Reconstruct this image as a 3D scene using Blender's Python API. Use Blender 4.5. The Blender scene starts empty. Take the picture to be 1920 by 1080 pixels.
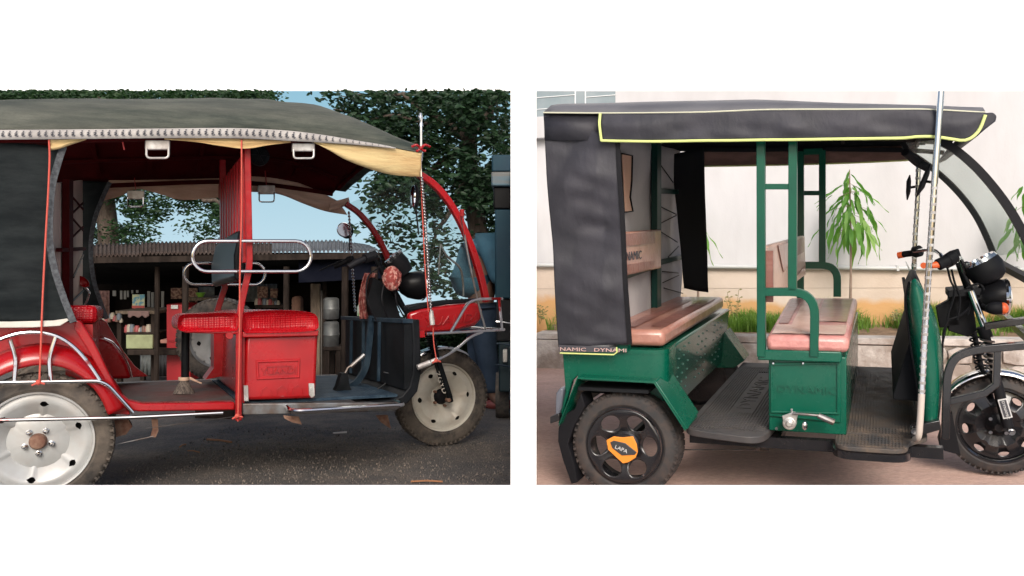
import bpy, bmesh, math, random
import numpy as np
from mathutils import Vector, noise
random.seed(7)
SC = bpy.context.scene
COL = SC.collection

# ------------------------------------------------------------ camera, world, sun, exposure
F, CX, HY, CAMZ = 1400.0, 960.0, 480.0, 1.1
cam_d = bpy.data.cameras.new('camera'); cam = bpy.data.objects.new('camera', cam_d); COL.objects.link(cam)
cam.location = (0, 0, CAMZ); cam.rotation_euler = (math.pi/2, 0, 0)
cam_d.sensor_width = 36; cam_d.lens = F/1920*36; cam_d.shift_y = -(540-HY)/1920
cam_d.clip_start = .05; cam_d.clip_end = 400
SC.camera = cam
SUN_EL, SUN_AZ = math.radians(36), math.radians(6)      # from behind the camera, a little to the right
world = bpy.data.worlds.new('World'); SC.world = world; world.use_nodes = True
wn = world.node_tree.nodes; wl = world.node_tree.links
sky = wn.new('ShaderNodeTexSky'); sky.sky_type = 'NISHITA'; sky.sun_disc = False
sky.sun_elevation = SUN_EL; sky.sun_rotation = math.radians(174); sky.dust_density = 4; sky.air_density = 1.0
wl.new(sky.outputs[0], wn['Background'].inputs[0]); wn['Background'].inputs[1].default_value = .10
sun_d = bpy.data.lights.new('sun', 'SUN'); sun_d.energy = 1.5; sun_d.angle = math.radians(28); sun_d.color = (1, .965, .92)
sun = bpy.data.objects.new('sun', sun_d); COL.objects.link(sun); sun.location = (0, -3, 9)
sd = Vector((math.sin(SUN_AZ)*math.cos(SUN_EL), -math.cos(SUN_AZ)*math.cos(SUN_EL), math.sin(SUN_EL)))
sun.rotation_euler = sd.to_track_quat('Z', 'Y').to_euler()
SC.view_settings.view_transform = 'Standard'; SC.view_settings.look = 'None'
SC.view_settings.gamma = 1; SC.view_settings.use_curve_mapping = False
SC.view_settings.exposure = .90

# ------------------------------------------------------------ the two sets, each with its own floor slope and heading
class Place:
    """A local frame: X along the vehicle towards its front, Y away to its far side, Z up; origin at the near rear wheel's foot."""
    def __init__(s, lat, a, slope, o):
        lat = np.array(lat, float); lat /= np.linalg.norm(lat[:2])
        if a is None: a = math.atan2(lat[0], lat[1])
        s.B = np.column_stack([[math.cos(a), -math.sin(a), slope], lat, [0, 0, 1.]])
        s.I = np.linalg.inv(s.B); s.o = np.array(o, float) + np.array([0, 0, CAMZ]); s.a = a
        s.c = s.I @ (np.array([0, 0, CAMZ]) - s.o)
    def w(s, p): return s.B @ np.asarray(p, float) + s.o
    def _hit(s, px, py, ax, v):
        r = s.I @ np.array([(px-CX)/F, 1, -(py-HY)/F]); t = (v-s.c[ax])/r[ax]
        return s.c + r*t
    def at(s, px, py, Y=0.): return s._hit(px, py, 1, Y)
    def atX(s, px, py, X): return s._hit(px, py, 0, X)
    def atZ(s, px, py, Z=0.): return s._hit(px, py, 2, Z)
    def px(s, p):
        w = s.w(p) - np.array([0, 0, CAMZ]); return CX+F*w[0]/w[1], HY-F*w[2]/w[1]
L = Place([-.5214, 1, -.0679], None, -.037, [-1.712, 2.692, -.917])
R = Place([.4993, 1, .0657], math.radians(19), .013, [.515, 3.398, -1.107])
Wd = Place([0, 1, 0], 0, 0, [0, 0, -CAMZ])               # plain world frame

# ------------------------------------------------------------ curves
def sm(pts, k=6, closed=False):
    P = [np.asarray(p, float) for p in pts]; n = len(P); out = []
    rng = range(n) if closed else range(n-1)
    for i in rng:
        a = P[(i-1) % n] if (closed or i > 0) else 2*P[0]-P[1]
        b, c = P[i], P[(i+1) % n]
        d = P[(i+2) % n] if (closed or i+2 < n) else 2*P[-1]-P[-2]
        for j in range(k):
            t = j/k
            out.append(.5*((2*b)+(c-a)*t+(2*a-5*b+4*c-d)*t*t+(3*b-a-3*c+d)*t**3))
    if not closed: out.append(P[-1])
    return out
def resample(pts, n):
    P = np.array(pts, float); d = np.r_[0, np.cumsum(np.linalg.norm(np.diff(P, axis=0), axis=1))]
    t = np.linspace(0, d[-1], n)
    return np.column_stack([np.interp(t, d, P[:, i]) for i in range(P.shape[1])])
def rnd(pts, r, n=5):
    """round the inner corners of a polyline"""
    P = [np.asarray(p, float) for p in pts]; out = [P[0]]
    for i in range(1, len(P)-1):
        a, b, c = P[i-1], P[i], P[i+1]
        u = a-b; v = c-b; lu = np.linalg.norm(u); lv = np.linalg.norm(v)
        rr = min(r, lu*.49, lv*.49); p = b+u/lu*rr; q = b+v/lv*rr
        for j in range(n+1):
            t = j/n; out.append((1-t)**2*p+2*t*(1-t)*b+t*t*q)
    out.append(P[-1]); return out

# ------------------------------------------------------------ mesh builder
class M:
    def __init__(s, S): s.S = S; s.v = []; s.f = []
    def add(s, vs, fs):
        o = len(s.v); s.v.extend([tuple(map(float, p)) for p in vs]); s.f.extend([tuple(o+i for i in f) for f in fs]); return s
    def hexa(s, p):   # 8 points: 4 of one face, then 4 of the opposite face in the same order
        return s.add(p, [(3, 2, 1, 0), (4, 5, 6, 7), (0, 1, 5, 4), (1, 2, 6, 5), (2, 3, 7, 6), (3, 0, 4, 7)])
    def box(s, x0, x1, y0, y1, z0, z1):
        return s.hexa([(x0, y0, z0), (x1, y0, z0), (x1, y1, z0), (x0, y1, z0), (x0, y0, z1), (x1, y0, z1), (x1, y1, z1), (x0, y1, z1)])
    def prism(s, pts, y0, y1):   # outline in X,Z (local points), extruded along Y
        n = len(pts); a = [(p[0], y0, p[2]) for p in pts]; b = [(p[0], y1, p[2]) for p in pts]
        return s.add(a+b, [tuple(range(n)), tuple(range(2*n-1, n-1, -1))]+[(i, n+i, n+(i+1) % n, (i+1) % n) for i in range(n)])
    def pprism(s, px, y0, y1, yref=None):   # the outline surveyed at depth yref
        yr = y0 if yref is None else yref
        return s.prism([s.S.at(x, y, yr) for x, y in px], y0, y1)
    def extrude(s, pts, d):
        n = len(pts); d = np.asarray(d, float); a = [np.asarray(p, float) for p in pts]; b = [p+d for p in a]
        return s.add(a+b, [tuple(range(n-1, -1, -1)), tuple(range(n, 2*n))]+[(i, (i+1) % n, n+(i+1) % n, n+i) for i in range(n)])
    def grid(s, rows, closed=False):
        m = len(rows); n = len(rows[0]); vs = [p for r in rows for p in r]; fs = []
        for i in range(m-1):
            for j in range(n if closed else n-1):
                k = (j+1) % n; fs.append((i*n+j, i*n+k, (i+1)*n+k, (i+1)*n+j))
        return s.add(vs, fs)
    def tube(s, pts, r, n=8, closed=False, caps=True, ref=(0, 1, 0), rot=0., sq=None):
        P = [np.asarray(p, float) for p in pts]; m = len(P); rows = []
        rr = r if hasattr(r, '__len__') else [r]*m; N = None
        for i in range(m):
            if closed: t = P[(i+1) % m]-P[i-1]
            else: t = P[min(i+1, m-1)]-P[max(i-1, 0)]
            t = t/(np.linalg.norm(t)+1e-12)
            if N is None:
                N = np.asarray(ref, float); N = N-t*(N@t)
                if np.linalg.norm(N) < 1e-3: N = np.array([1., 0, 0]); N = N-t*(N@t)
                if np.linalg.norm(N) < 1e-3: N = np.array([0., 0, 1]); N = N-t*(N@t)
            N = N-t*(N@t); N /= np.linalg.norm(N)+1e-12; Q = np.cross(t, N)
            row = []
            for k in range(n):
                a = 2*math.pi*k/n+rot
                ca, sa = math.cos(a), math.sin(a)
                if sq: row.append(P[i]+N*ca*rr[i]*sq[0]+Q*sa*rr[i]*sq[1])
                else: row.append(P[i]+(N*ca+Q*sa)*rr[i])
            rows.append(row)
        if closed: rows.append(rows[0])
        s.grid(rows, True)
        if caps and not closed:
            o = len(s.v)
            s.add(rows[0], [tuple(range(n-1, -1, -1))]); s.add(rows[-1], [tuple(range(n))])
        return s
    def bar(s, pts, w, h=None, ref=(0, 1, 0), closed=False):   # square or flat section
        h = h or w; return s.tube(pts, math.sqrt(.5), 4, closed, True, ref, math.pi/4, (w, h))
    def lathe(s, c, prof, n=40, ax='Y', a0=0, a1=2*math.pi):
        full = abs(a1-a0-2*math.pi) < 1e-6; rows = []
        for i in range(n if full else n+1):
            a = a0+(a1-a0)*i/n; ca, sa = math.cos(a), math.sin(a); row = []
            for r, h in prof:
                if ax == 'Y': row.append((c[0]+r*ca, c[1]+h, c[2]+r*sa))
                elif ax == 'X': row.append((c[0]+h, c[1]+r*ca, c[2]+r*sa))
                else: row.append((c[0]+r*ca, c[1]+r*sa, c[2]+h))
            rows.append(row)
        if full: rows.append(rows[0])
        return s.grid(rows)
    def ball(s, c, rx, ry, rz, n=14, m=9):
        rows = []
        for i in range(m+1):
            t = math.pi*i/m
            rows.append([(c[0]+rx*math.sin(t)*math.cos(2*math.pi*j/n), c[1]+ry*math.sin(t)*math.sin(2*math.pi*j/n), c[2]+rz*math.cos(t)) for j in range(n)])
        return s.grid(rows, True)
    def build(s, name, mat, parent=None, smooth=35, bevel=0, solid=0, loc=None, **props):
        S = s.S; V = np.array(s.v) @ S.B.T + S.o
        if parent is not None: org = np.array(parent['_o'])
        elif loc is not None: org = S.w(loc)
        else:
            org = (V.min(0)+V.max(0))/2; org[2] = V[:, 2].min()
        me = bpy.data.meshes.new(name); me.from_pydata((V-org).tolist(), [], s.f)
        bm = bmesh.new(); bm.from_mesh(me); bmesh.ops.remove_doubles(bm, verts=bm.verts, dist=2e-5)
        bmesh.ops.recalc_face_normals(bm, faces=bm.faces); bm.to_mesh(me); bm.free()
        me.materials.append(mat)
        if smooth:
            me.polygons.foreach_set('use_smooth', [True]*len(me.polygons)); me.set_sharp_from_angle(angle=math.radians(smooth))
        o = bpy.data.objects.new(name, me); COL.objects.link(o)
        o['_o'] = org.tolist()
        if parent is not None: o.parent = parent
        else: o.location = org
        if solid:
            md = o.modifiers.new('thickness', 'SOLIDIFY'); md.thickness = solid; md.offset = 0
        if bevel:
            md = o.modifiers.new('edges', 'BEVEL'); md.width = bevel; md.segments = 2; md.limit_method = 'ANGLE'; md.angle_limit = math.radians(40)
        for k, v in props.items(): o[k] = v
        return o
def tag(o, label=None, category=None, group=None, kind=None):
    for k, v in (('label', label), ('category', category), ('group', group), ('kind', kind)):
        if v: o[k] = v
    return o
def thing(S, name, label, cat, loc, group=None):
    o = bpy.data.objects.new(name, None); COL.objects.link(o); w = S.w(loc)
    o.location = w; o['_o'] = list(map(float, w)); o.empty_display_size = .1
    return tag(o, label, cat, group)
def again(o, S, delta, parent=None):
    """copy of a part or thing, with everything under it, moved by a local offset"""
    c = o.copy(); COL.objects.link(c)
    if parent is not None: c.parent = parent
    c.location = Vector(o.location)+Vector((S.B @ np.asarray(delta, float)).tolist())
    for ch in [x for x in o.children]:
        k = ch.copy(); COL.objects.link(k); k.parent = c
        for g in ch.children:
            q = g.copy(); COL.objects.link(q); q.parent = k
    return c
def lettering(m, text, org, ux, uz, un, size, depth=.002, shear=0, font_w=1.0):
    """real letter shapes; org = lower left corner, ux/uz = unit directions (local), un = outward"""
    cu = bpy.data.curves.new('t', 'FONT'); cu.body = text; cu.size = size*1.38; cu.extrude = depth; cu.shear = shear; cu.resolution_u = 2
    ob = bpy.data.objects.new('t', cu); me = bpy.data.meshes.new_from_object(ob)
    ux, uz, un, org = [np.asarray(q, float) for q in (ux, uz, un, org)]
    vs = [org+ux*v.co.x*font_w+uz*v.co.y+un*v.co.z for v in me.vertices]
    m.add(vs, [tuple(p.vertices) for p in me.polygons])
    bpy.data.objects.remove(ob); bpy.data.curves.remove(cu); bpy.data.meshes.remove(me); return m

# ------------------------------------------------------------ materials
def mat(name, col=(.5, .5, .5), rough=.5, metal=0, col2=None, scale=8, mixlo=.4, mixhi=.6, bump=0, bscale=40, coat=0, stretch=None, spec=.5, detail=4, dust=0, dustcol=(.25, .2, .15), grain=None, emit=None):
    m = bpy.data.materials.new(name); m.use_nodes = True; nt = m.node_tree; N = nt.nodes; K = nt.links
    b = N['Principled BSDF']; b.inputs['Base Color'].default_value = (*col, 1); b.inputs['Roughness'].default_value = rough
    b.inputs['Metallic'].default_value = metal; b.inputs['Specular IOR Level'].default_value = spec
    if coat: b.inputs['Coat Weight'].default_value = coat; b.inputs['Coat Roughness'].default_value = .08
    tc = N.new('ShaderNodeTexCoord'); src = tc.outputs['Object']
    if stretch:
        mp = N.new('ShaderNodeMapping'); mp.inputs['Scale'].default_value = stretch; K.new(src, mp.inputs[0]); src = mp.outputs[0]
    def nz(sc, det=detail, rg=.6):
        n = N.new('ShaderNodeTexNoise'); n.inputs['Scale'].default_value = sc; n.inputs['Detail'].default_value = det; n.inputs['Roughness'].default_value = rg
        K.new(src, n.inputs['Vector']); return n.outputs['Fac']
    def ramp(fac, lo, hi):
        r = N.new('ShaderNodeMapRange'); r.inputs[1].default_value = lo; r.inputs[2].default_value = hi; K.new(fac, r.inputs[0]); return r.outputs[0]
    cur = None
    if col2 is not None:
        mx = N.new('ShaderNodeMix'); mx.data_type = 'RGBA'; mx.inputs[6].default_value = (*col, 1); mx.inputs[7].default_value = (*col2, 1)
        K.new(ramp(nz(scale), mixlo, mixhi), mx.inputs[0]); cur = mx.outputs[2]
    if dust:
        mx = N.new('ShaderNodeMix'); mx.data_type = 'RGBA'; mx.inputs[7].default_value = (*dustcol, 1)
        if cur is None: mx.inputs[6].default_value = (*col, 1)
        else: K.new(cur, mx.inputs[6])
        mt = N.new('ShaderNodeMath'); mt.operation = 'MULTIPLY'; mt.inputs[1].default_value = dust
        K.new(ramp(nz(scale*2.7, 6, .7), .42, .75), mt.inputs[0]); K.new(mt.outputs[0], mx.inputs[0]); cur = mx.outputs[2]
        r = N.new('ShaderNodeMapRange'); r.inputs[3].default_value = rough; r.inputs[4].default_value = min(1, rough+.4); K.new(mt.outputs[0], r.inputs[0]); K.new(r.outputs[0], b.inputs['Roughness'])
    if grain:
        mg = N.new('ShaderNodeMix'); mg.data_type = 'RGBA'; mg.blend_type = 'MULTIPLY'; mg.inputs[0].default_value = 1
        gr_ = N.new('ShaderNodeMapRange'); gr_.inputs[1].default_value = .3; gr_.inputs[2].default_value = .7; gr_.inputs[3].default_value = 1-grain[1]; gr_.inputs[4].default_value = 1+grain[1]; K.new(nz(grain[0], 3, .8), gr_.inputs[0])
        if cur is None: mg.inputs[6].default_value = (*col, 1)
        else: K.new(cur, mg.inputs[6])
        K.new(gr_.outputs[0], mg.inputs[7]); cur = mg.outputs[2]
    if cur is not None: K.new(cur, b.inputs['Base Color'])
    if bump:
        bp = N.new('ShaderNodeBump'); bp.inputs['Strength'].default_value = 1; bp.inputs['Distance'].default_value = bump
        K.new(nz(bscale, 5), bp.inputs['Height']); K.new(bp.outputs[0], b.inputs['Normal'])
    if emit: b.inputs['Emission Color'].default_value = (*emit[:3], 1); b.inputs['Emission Strength'].default_value = emit[3]
    return m
def glass(name, tint=(.85, .92, .9), alpha=.25):
    m = bpy.data.materials.new(name); m.use_nodes = True; nt = m.node_tree; N = nt.nodes; K = nt.links; N.clear()
    o = N.new('ShaderNodeOutputMaterial'); t = N.new('ShaderNodeBsdfTransparent'); t.inputs[0].default_value = (*tint, 1)
    g = N.new('ShaderNodeBsdfGlossy'); g.inputs['Roughness'].default_value = .03; d = N.new('ShaderNodeBsdfDiffuse'); d.inputs[0].default_value = (.75, .8, .78, 1)
    x = N.new('ShaderNodeMixShader'); x.inputs[0].default_value = .08; K.new(t.outputs[0], x.inputs[1]); K.new(g.outputs[0], x.inputs[2])
    y = N.new('ShaderNodeMixShader'); y.inputs[0].default_value = alpha; K.new(x.outputs[0], y.inputs[1]); K.new(d.outputs[0], y.inputs[2]); K.new(y.outputs[0], o.inputs[0]); return m
def check_plate(m, sc, h):    # raised dot or rib relief added on a material already made
    nt = m.node_tree; N = nt.nodes; K = nt.links; b = N['Principled BSDF']; tc = N.new('ShaderNodeTexCoord')
    v = N.new('ShaderNodeTexVoronoi'); v.inputs['Scale'].default_value = sc; v.inputs['Randomness'].default_value = 0; K.new(tc.outputs['Object'], v.inputs['Vector'])
    bp = N.new('ShaderNodeBump'); bp.inputs['Distance'].default_value = h; K.new(v.outputs['Distance'], bp.inputs['Height']); K.new(bp.outputs[0], b.inputs['Normal']); return m

A = {}
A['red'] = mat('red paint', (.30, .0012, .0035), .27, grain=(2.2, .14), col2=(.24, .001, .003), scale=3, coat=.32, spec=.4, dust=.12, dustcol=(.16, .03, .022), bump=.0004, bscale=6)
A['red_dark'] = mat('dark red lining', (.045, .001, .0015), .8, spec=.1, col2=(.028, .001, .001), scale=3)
A['red_worn'] = mat('worn red tube paint', (.29, .004, .008), .35, spec=.3, col2=(.23, .004, .007), scale=14, dust=.15, dustcol=(.35, .15, .12))
A['chrome'] = mat('chrome tube', (.62, .62, .63), .10, 1, dust=.22, dustcol=(.25, .2, .17), scale=14)
A['chrome_red'] = mat('chrome with red paint traces', (.60, .60, .61), .12, 1, col2=(.4, .02, .02), scale=7, mixlo=.58, mixhi=.64)
A['tarp'] = mat('black tarpaulin', (.006, .008, .009), .65, spec=.06, col2=(.011, .014, .015), scale=3, bump=.004, bscale=7, stretch=(1, 1, 3), dust=.2, dustcol=(.05, .056, .056))
A['hem'] = mat('frayed grey hem', (.07, .078, .085), .9, col2=(.035, .037, .042), scale=90, bump=.001, bscale=120)
A['canopy'] = mat('olive grey canopy cloth', (.068, .072, .062), .7, grain=(90, .14), col2=(.026, .034, .03), spec=.1, scale=1.4, mixlo=.35, mixhi=.65, bump=.012, bscale=2.5, stretch=(1, 1, 6), dust=.2, dustcol=(.3, .3, .24))
A['band'] = mat('printed white tape', (.36, .34, .32), .8, col2=(.29, .27, .255), scale=9, bump=.001, bscale=60)
A['print'] = mat('dark print', (.05, .05, .06), .8)
A['yellow'] = mat('yellow cotton cloth', (.46, .35, .17), .85, col2=(.38, .25, .11), scale=4, bump=.012, bscale=5, stretch=(1, 1, 5))
A['peach'] = mat('faded peach cloth', (.52, .36, .27), .85, col2=(.40, .26, .19), scale=4, bump=.012, bscale=5, stretch=(1, 1, 5))
A['rubber_old'] = mat('dusty tyre rubber', (.075, .062, .05), .9, col2=(.03, .027, .025), scale=7, bump=.001, bscale=60, dust=.7, dustcol=(.17, .135, .105))
A['rim'] = mat('silver painted rim', (.40, .41, .405), .34, .15, col2=(.33, .325, .31), scale=5, dust=.2, dustcol=(.3, .18, .12))
A['rim2'] = mat('dusty cream rim', (.46, .445, .39), .45, .1, col2=(.42, .39, .33), scale=5, dust=.3, dustcol=(.26, .14, .09))
A['rust'] = mat('rust', (.13, .06, .04), .9, col2=(.22, .13, .09), scale=30, bump=.002, bscale=50)
A['black'] = mat('black metal', (.005, .006, .007), .45, spec=.08, col2=(.009, .01, .012), scale=6, dust=.04, dustcol=(.05, .045, .04))
A['black_matt'] = mat('matt black plastic', (.008, .008, .010), .6, spec=.15)
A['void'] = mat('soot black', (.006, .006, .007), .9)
A['steel'] = mat('weathered steel', (.20, .21, .22), .45, .7, col2=(.12, .1, .09), scale=12, dust=.3, dustcol=(.2, .12, .08))
A['steel_blue'] = mat('dark blue steel', (.006, .016, .028), .5, .1, spec=.2, col2=(.02, .035, .05), scale=10)
A['floor_red'] = mat('worn brown red floor plate', (.085, .022, .02), .65, spec=.2, col2=(.05, .045, .045), scale=4, dust=.5, dustcol=(.12, .05, .04), grain=(30, .35), bump=.002, bscale=25)
A['floor_blue'] = check_plate(mat('blue black chequer plate', (.014, .028, .046), .6, .1, spec=.15, col2=(.03, .052, .075), scale=14), 60, .004)
A['vinyl'] = check_plate(mat('quilted red vinyl under clear plastic', (.32, .002, .006), .25, col2=(.25, .002, .005), scale=9, coat=.06, spec=.3), 110, .003)
A['liner'] = mat('pale lining cloth', (.55, .49, .43), .85, col2=(.42, .37, .32), scale=3, bump=.004, bscale=6)
A['cream'] = mat('cream trim', (.5, .47, .42), .6, dust=.3)
A['leather'] = mat('black vinyl back', (.005, .005, .006), .35, spec=.12)
A['rope'] = mat('orange rope', (.42, .065, .045), .8)
A['cloth_red'] = mat('red check cloth', (.22, .035, .03), .9, col2=(.42, .2, .17), scale=45, mixlo=.48, mixhi=.55, bump=.012, bscale=35)
A['glass'] = glass('clear windscreen', alpha=.03)
A['mirror'] = mat('mirror glass', (.8, .85, .9), .05, 1)
A['silver_plate'] = mat('bright metal plate', (.55, .54, .52), .35, .5, col2=(.35, .32, .3), scale=20)
# ------------------------------------------------------------ the white studio floor and backdrop around both display bays
white = mat('white studio paint', (.90, .90, .90), .9)
XE = -.004                                   # right limit of the left bay
def quad(m, a, b, c, d): return m.add([a, b, c, d], [(0, 1, 2, 3)])
# deck corners in world coordinates: each bay's ground is a sloping sheet
def Lg(px, py): return L.w(L.atZ(px, py, 0))
def Rg(px, py): return R.w(R.atZ(px, py, 0))
def on_plane(S, x, y):                        # height of a bay's ground above a world point
    A2 = S.B[:2, :2]; uv = np.linalg.solve(A2, np.array([x, y])-S.o[:2]); return (S.B @ np.array([uv[0], uv[1], 0])+S.o)[2]
def sheet_on(S, corners, nx=2, ny=2, dz=0, m=None):
    m = m or M(Wd); c = [np.array(q, float) for q in corners]; rows = []
    for i in range(ny+1):
        v = i/ny; a = c[0]*(1-v)+c[3]*v; b = c[1]*(1-v)+c[2]*v
        rows.append([(*(a*(1-t)+b*t), on_plane(S, *(a*(1-t)+b*t))+dz) for t in [k/nx for k in range(nx+1)]])
    return m.grid(rows)
YF_L = YF_R = 2.36                            # where the two sunken bays begin
zL = zR = CAMZ-(909.5-HY)/F*YF_L
fm = M(Wd)
fm.box(-20, XE, -3, YF_L, zL-.5, zL); fm.box(XE, 14, -3, YF_R, zR-.5, zR)
XG1 = lambda y: .0325*y                       # left limit of the right bay leans outwards
fm.add([(XE, YF_R, zR), (XG1(YF_R), YF_R, zR), (XG1(18), 18, zR), (XE, 18, zR), (XE, YF_R, zR-.5), (XG1(YF_R), YF_R, zR-.5), (XG1(18), 18, zR-.5), (XE, 18, zR-.5)],
       [(0, 1, 2, 3), (0, 4, 5, 1), (1, 5, 6, 2), (2, 6, 7, 3), (3, 7, 4, 0)])
o = fm.build('floor', white, smooth=0); tag(o, kind='structure')
pm = M(Wd); zt_p = CAMZ+(HY-150)/F*YF_L; pm.hexa([(XE, YF_L, zL-.3), (XG1(YF_L), YF_L, zL-.3), (XG1(9), 9, zL-.3), (XE, 9, zL-.3), (XE, YF_L, zt_p), (XG1(YF_L), YF_L, zt_p), (XG1(9), 9, zt_p), (XE, 9, zt_p)])  # divider added so its sunlit front keeps the shaded gap white
o = pm.build('added_divider', white, smooth=0); tag(o, kind='structure')
bk = M(Wd); bk.box(-24, 24, 18, 18.3, -1, 16); o = bk.build('backdrop_wall', white, smooth=0); tag(o, kind='structure')

# ground of the left bay: tarmac with grit
asph = mat('old tarmac', (.088, .077, .070), .92, col2=(.052, .049, .048), grain=(85, .55), scale=2.2, mixlo=.35, mixhi=.65, bump=.009, bscale=120, dust=.75, dustcol=(.17, .135, .108), detail=8)
g = sheet_on(L, [(-16, YF_L+.002), (XE, YF_L+.002), (XE, 16), (-16, 16)], 60, 60)
rs = random.Random(4)
g.v = [(x, y, z+.006*noise.noise(Vector((x*5, y*5, 0)))) for x, y, z in g.v]
o = g.build('road', asph, smooth=60); tag(o, kind='structure')
# grit: many small stones
g = M(Wd)
for i in range(7000):
    x = rs.uniform(-1.75, XE-.01); y = YF_L+.02+rs.random()**1.3*2.2; z = on_plane(L, x, y); r = rs.uniform(.0015, .0045)*(1 if rs.random() < .93 else 2)
    a = rs.uniform(0, 6); g.add([(x+r*math.cos(a+k*2.09), y+r*math.sin(a+k*2.09), z-.002) for k in range(3)]+[(x, y, z+r*.9+.004)], [(0, 1, 3), (1, 2, 3), (2, 0, 3)])
o = g.build('grit', mat('pale grit', (.19, .155, .125), .9, col2=(.045, .04, .038), scale=30), smooth=0); tag(o, kind='stuff', label='loose grit and small stones scattered over the dark road', category='grit')
# ground of the right bay: reddish paved yard
yard = mat('reddish concrete yard', (.57, .385, .325), .8, col2=(.41, .265, .215), grain=(55, .2), scale=1.6, mixlo=.4, mixhi=.62, bump=.005, bscale=50, dust=.5, dustcol=(.55, .41, .35), detail=8, stretch=(.6, 1.6, 1))
g = sheet_on(R, [(XG1(YF_R)+.002, YF_R+.002), (5.5, YF_R+.002), (9, 8.5), (XG1(8.5)+.002, 8.5)], 20, 20)
o = g.build('yard', yard, smooth=60); tag(o, kind='structure')
# ============================================================ red three wheeler in the left bay
W = 1.15
def disc(m, S, c, f_y, rin, rout, holes, half_ang, h, rmid, a0, n=144, yoff=0, k=4, square=False):
    """wheel disc with real oval openings: two ring sheets whose facing borders part at each opening"""
    A1, B1 = [], []
    for i in range(n+1):
        a = 2*math.pi*i/n; e = 0
        for q in holes:
            d = (a-q-a0+math.pi) % (2*math.pi)-math.pi
            if abs(d) < half_ang: t = d/half_ang; e = h*(1-t*t)**.5 if not square else h*(1-t**6)**.5
        ri, ro = rmid-e, rmid+e
        A1.append([(c[0]+r*math.cos(a), c[1]+f_y(r)+yoff, c[2]+r*math.sin(a)) for r in np.linspace(rin, ri, k)])
        B1.append([(c[0]+r*math.cos(a), c[1]+f_y(r)+yoff, c[2]+r*math.sin(a)) for r in np.linspace(ro, rout, k)])
    m.grid(A1); m.grid(B1)
def make_wheel(S, parent, c, Rw, mt, mr, dark, w=.085, nl=64, style='steel', a0=0, rimk=.72, side=1, name='wheel'):
    """c: centre on the outer face. A tyre is the part, lugs its relief; rim, hub and nuts are sub-parts."""
    s = side; r2 = Rw*rimk
    m = M(S)
    pr = [(r2*.97, .012), (r2, .004), (r2*1.08, -.004*1), (Rw*.90, .0), (Rw*.955, .008), (Rw*.985, .022), (Rw*.99, w*.5), (Rw*.985, w-.022), (Rw*.955, w-.008), (Rw*.9, w), (r2, w-.004), (r2*.97, w-.012)]
    m.lathe(c, [(r, y*s) for r, y in pr], 72)
    t = m.build('wheel', mt, parent)
    m = M(S)
    for i in range(nl):                                     # tread blocks
        a = 2*math.pi*i/nl
        for (ya, yb, da) in ((.004, .034, 0), (.036, w-.036, .5), (w-.034, w-.004, 0)):
            b = a+da*2*math.pi/nl; hw = 2*math.pi/nl*.38; rr = (Rw*.965 if ya != .036 else Rw*.985)
            P = []
            for (r, yy) in ((rr, ya), (rr, yb), (Rw*.999, yb-.001), (Rw*.999-(.004 if ya == .004 else 0), ya+.002)):
                P.append([(c[0]+r*math.cos(b-hw), c[1]+yy*s, c[2]+r*math.sin(b-hw)), (c[0]+r*math.cos(b+hw), c[1]+yy*s, c[2]+r*math.sin(b+hw))])
            m.hexa([P[0][0], P[0][1], P[1][1], P[1][0], P[3][0], P[3][1], P[2][1], P[2][0]])
        if style != 'plain':
            hw = 2*math.pi/nl*.16; P = []
            for r in (Rw*.925, Rw*.975): P += [(c[0]+r*math.cos(a-hw), c[1]+.0005*s, c[2]+r*math.sin(a-hw)), (c[0]+r*math.cos(a+hw), c[1]+.0005*s, c[2]+r*math.sin(a+hw))]
            q = [P[0], P[1], P[3], P[2]]; m.hexa([(x, y-.0005*s, z) for x, y, z in q]+[(x, y+.006*s, z) for x, y, z in q])
    tr = m.build('tread', mt, t, smooth=0)
    return t
red = thing(L, 'electric_rickshaw', 'red open sided electric rickshaw with olive canopy and orange ropes on a dark road', 'rickshaw', (.8, .55, 0))
p = L.at
def dish(r):      # silver steel wheel disc: deep centre, convex ring
    R0 = .25; t = r/R0
    if t < .30: return .030
    if t < .42: return .030-(t-.30)/.12*(-.012)*-1 if False else .030+.016*math.sin((t-.30)/.12*math.pi/2)
    if t < .62: return .046-.038*math.sin((t-.42)/.20*math.pi/2)
    return .008+.010*((t-.62)/.1)**2
rearc = p(70, 830)
rear = make_wheel(L, red, rearc, .25, A['rubber_old'], A['rim'], A['void'], nl=56, rimk=.715)
m = M(L); disc(m, L, rearc, dish, .02, .172, [k*math.pi/3 for k in range(6)], .085, .0105, .138, math.radians(22))
m.lathe(rearc, [(.172, .012), (.176, -.002), (.182, -.004), (.183, .004), (.180, .02)], 72)
rim = m.build('rim', A['rim'], rear)
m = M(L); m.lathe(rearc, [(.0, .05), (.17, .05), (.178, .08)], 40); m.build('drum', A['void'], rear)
m = M(L); m.lathe(rearc, [(0, .002), (.012, .002), (.023, .006), (.028, .014), (.03, .034)], 28); m.build('hub_cap', A['rust'], rear)
for i in range(5):
    a = math.radians(45+72*i+12); q = (rearc[0]+.044*math.cos(a), rearc[1], rearc[2]+.044*math.sin(a))
    if i == 0:
        m = M(L); m.lathe(q, [(0, .006), (.005, .007), (.008, .012), (.0085, .022), (.0105, .023), (.0105, .032)], 12); nut = m.build('wheel_nut', A['chrome'], rear); q0 = q
    else: again(nut, L, np.subtract(q, q0), rear)
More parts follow.
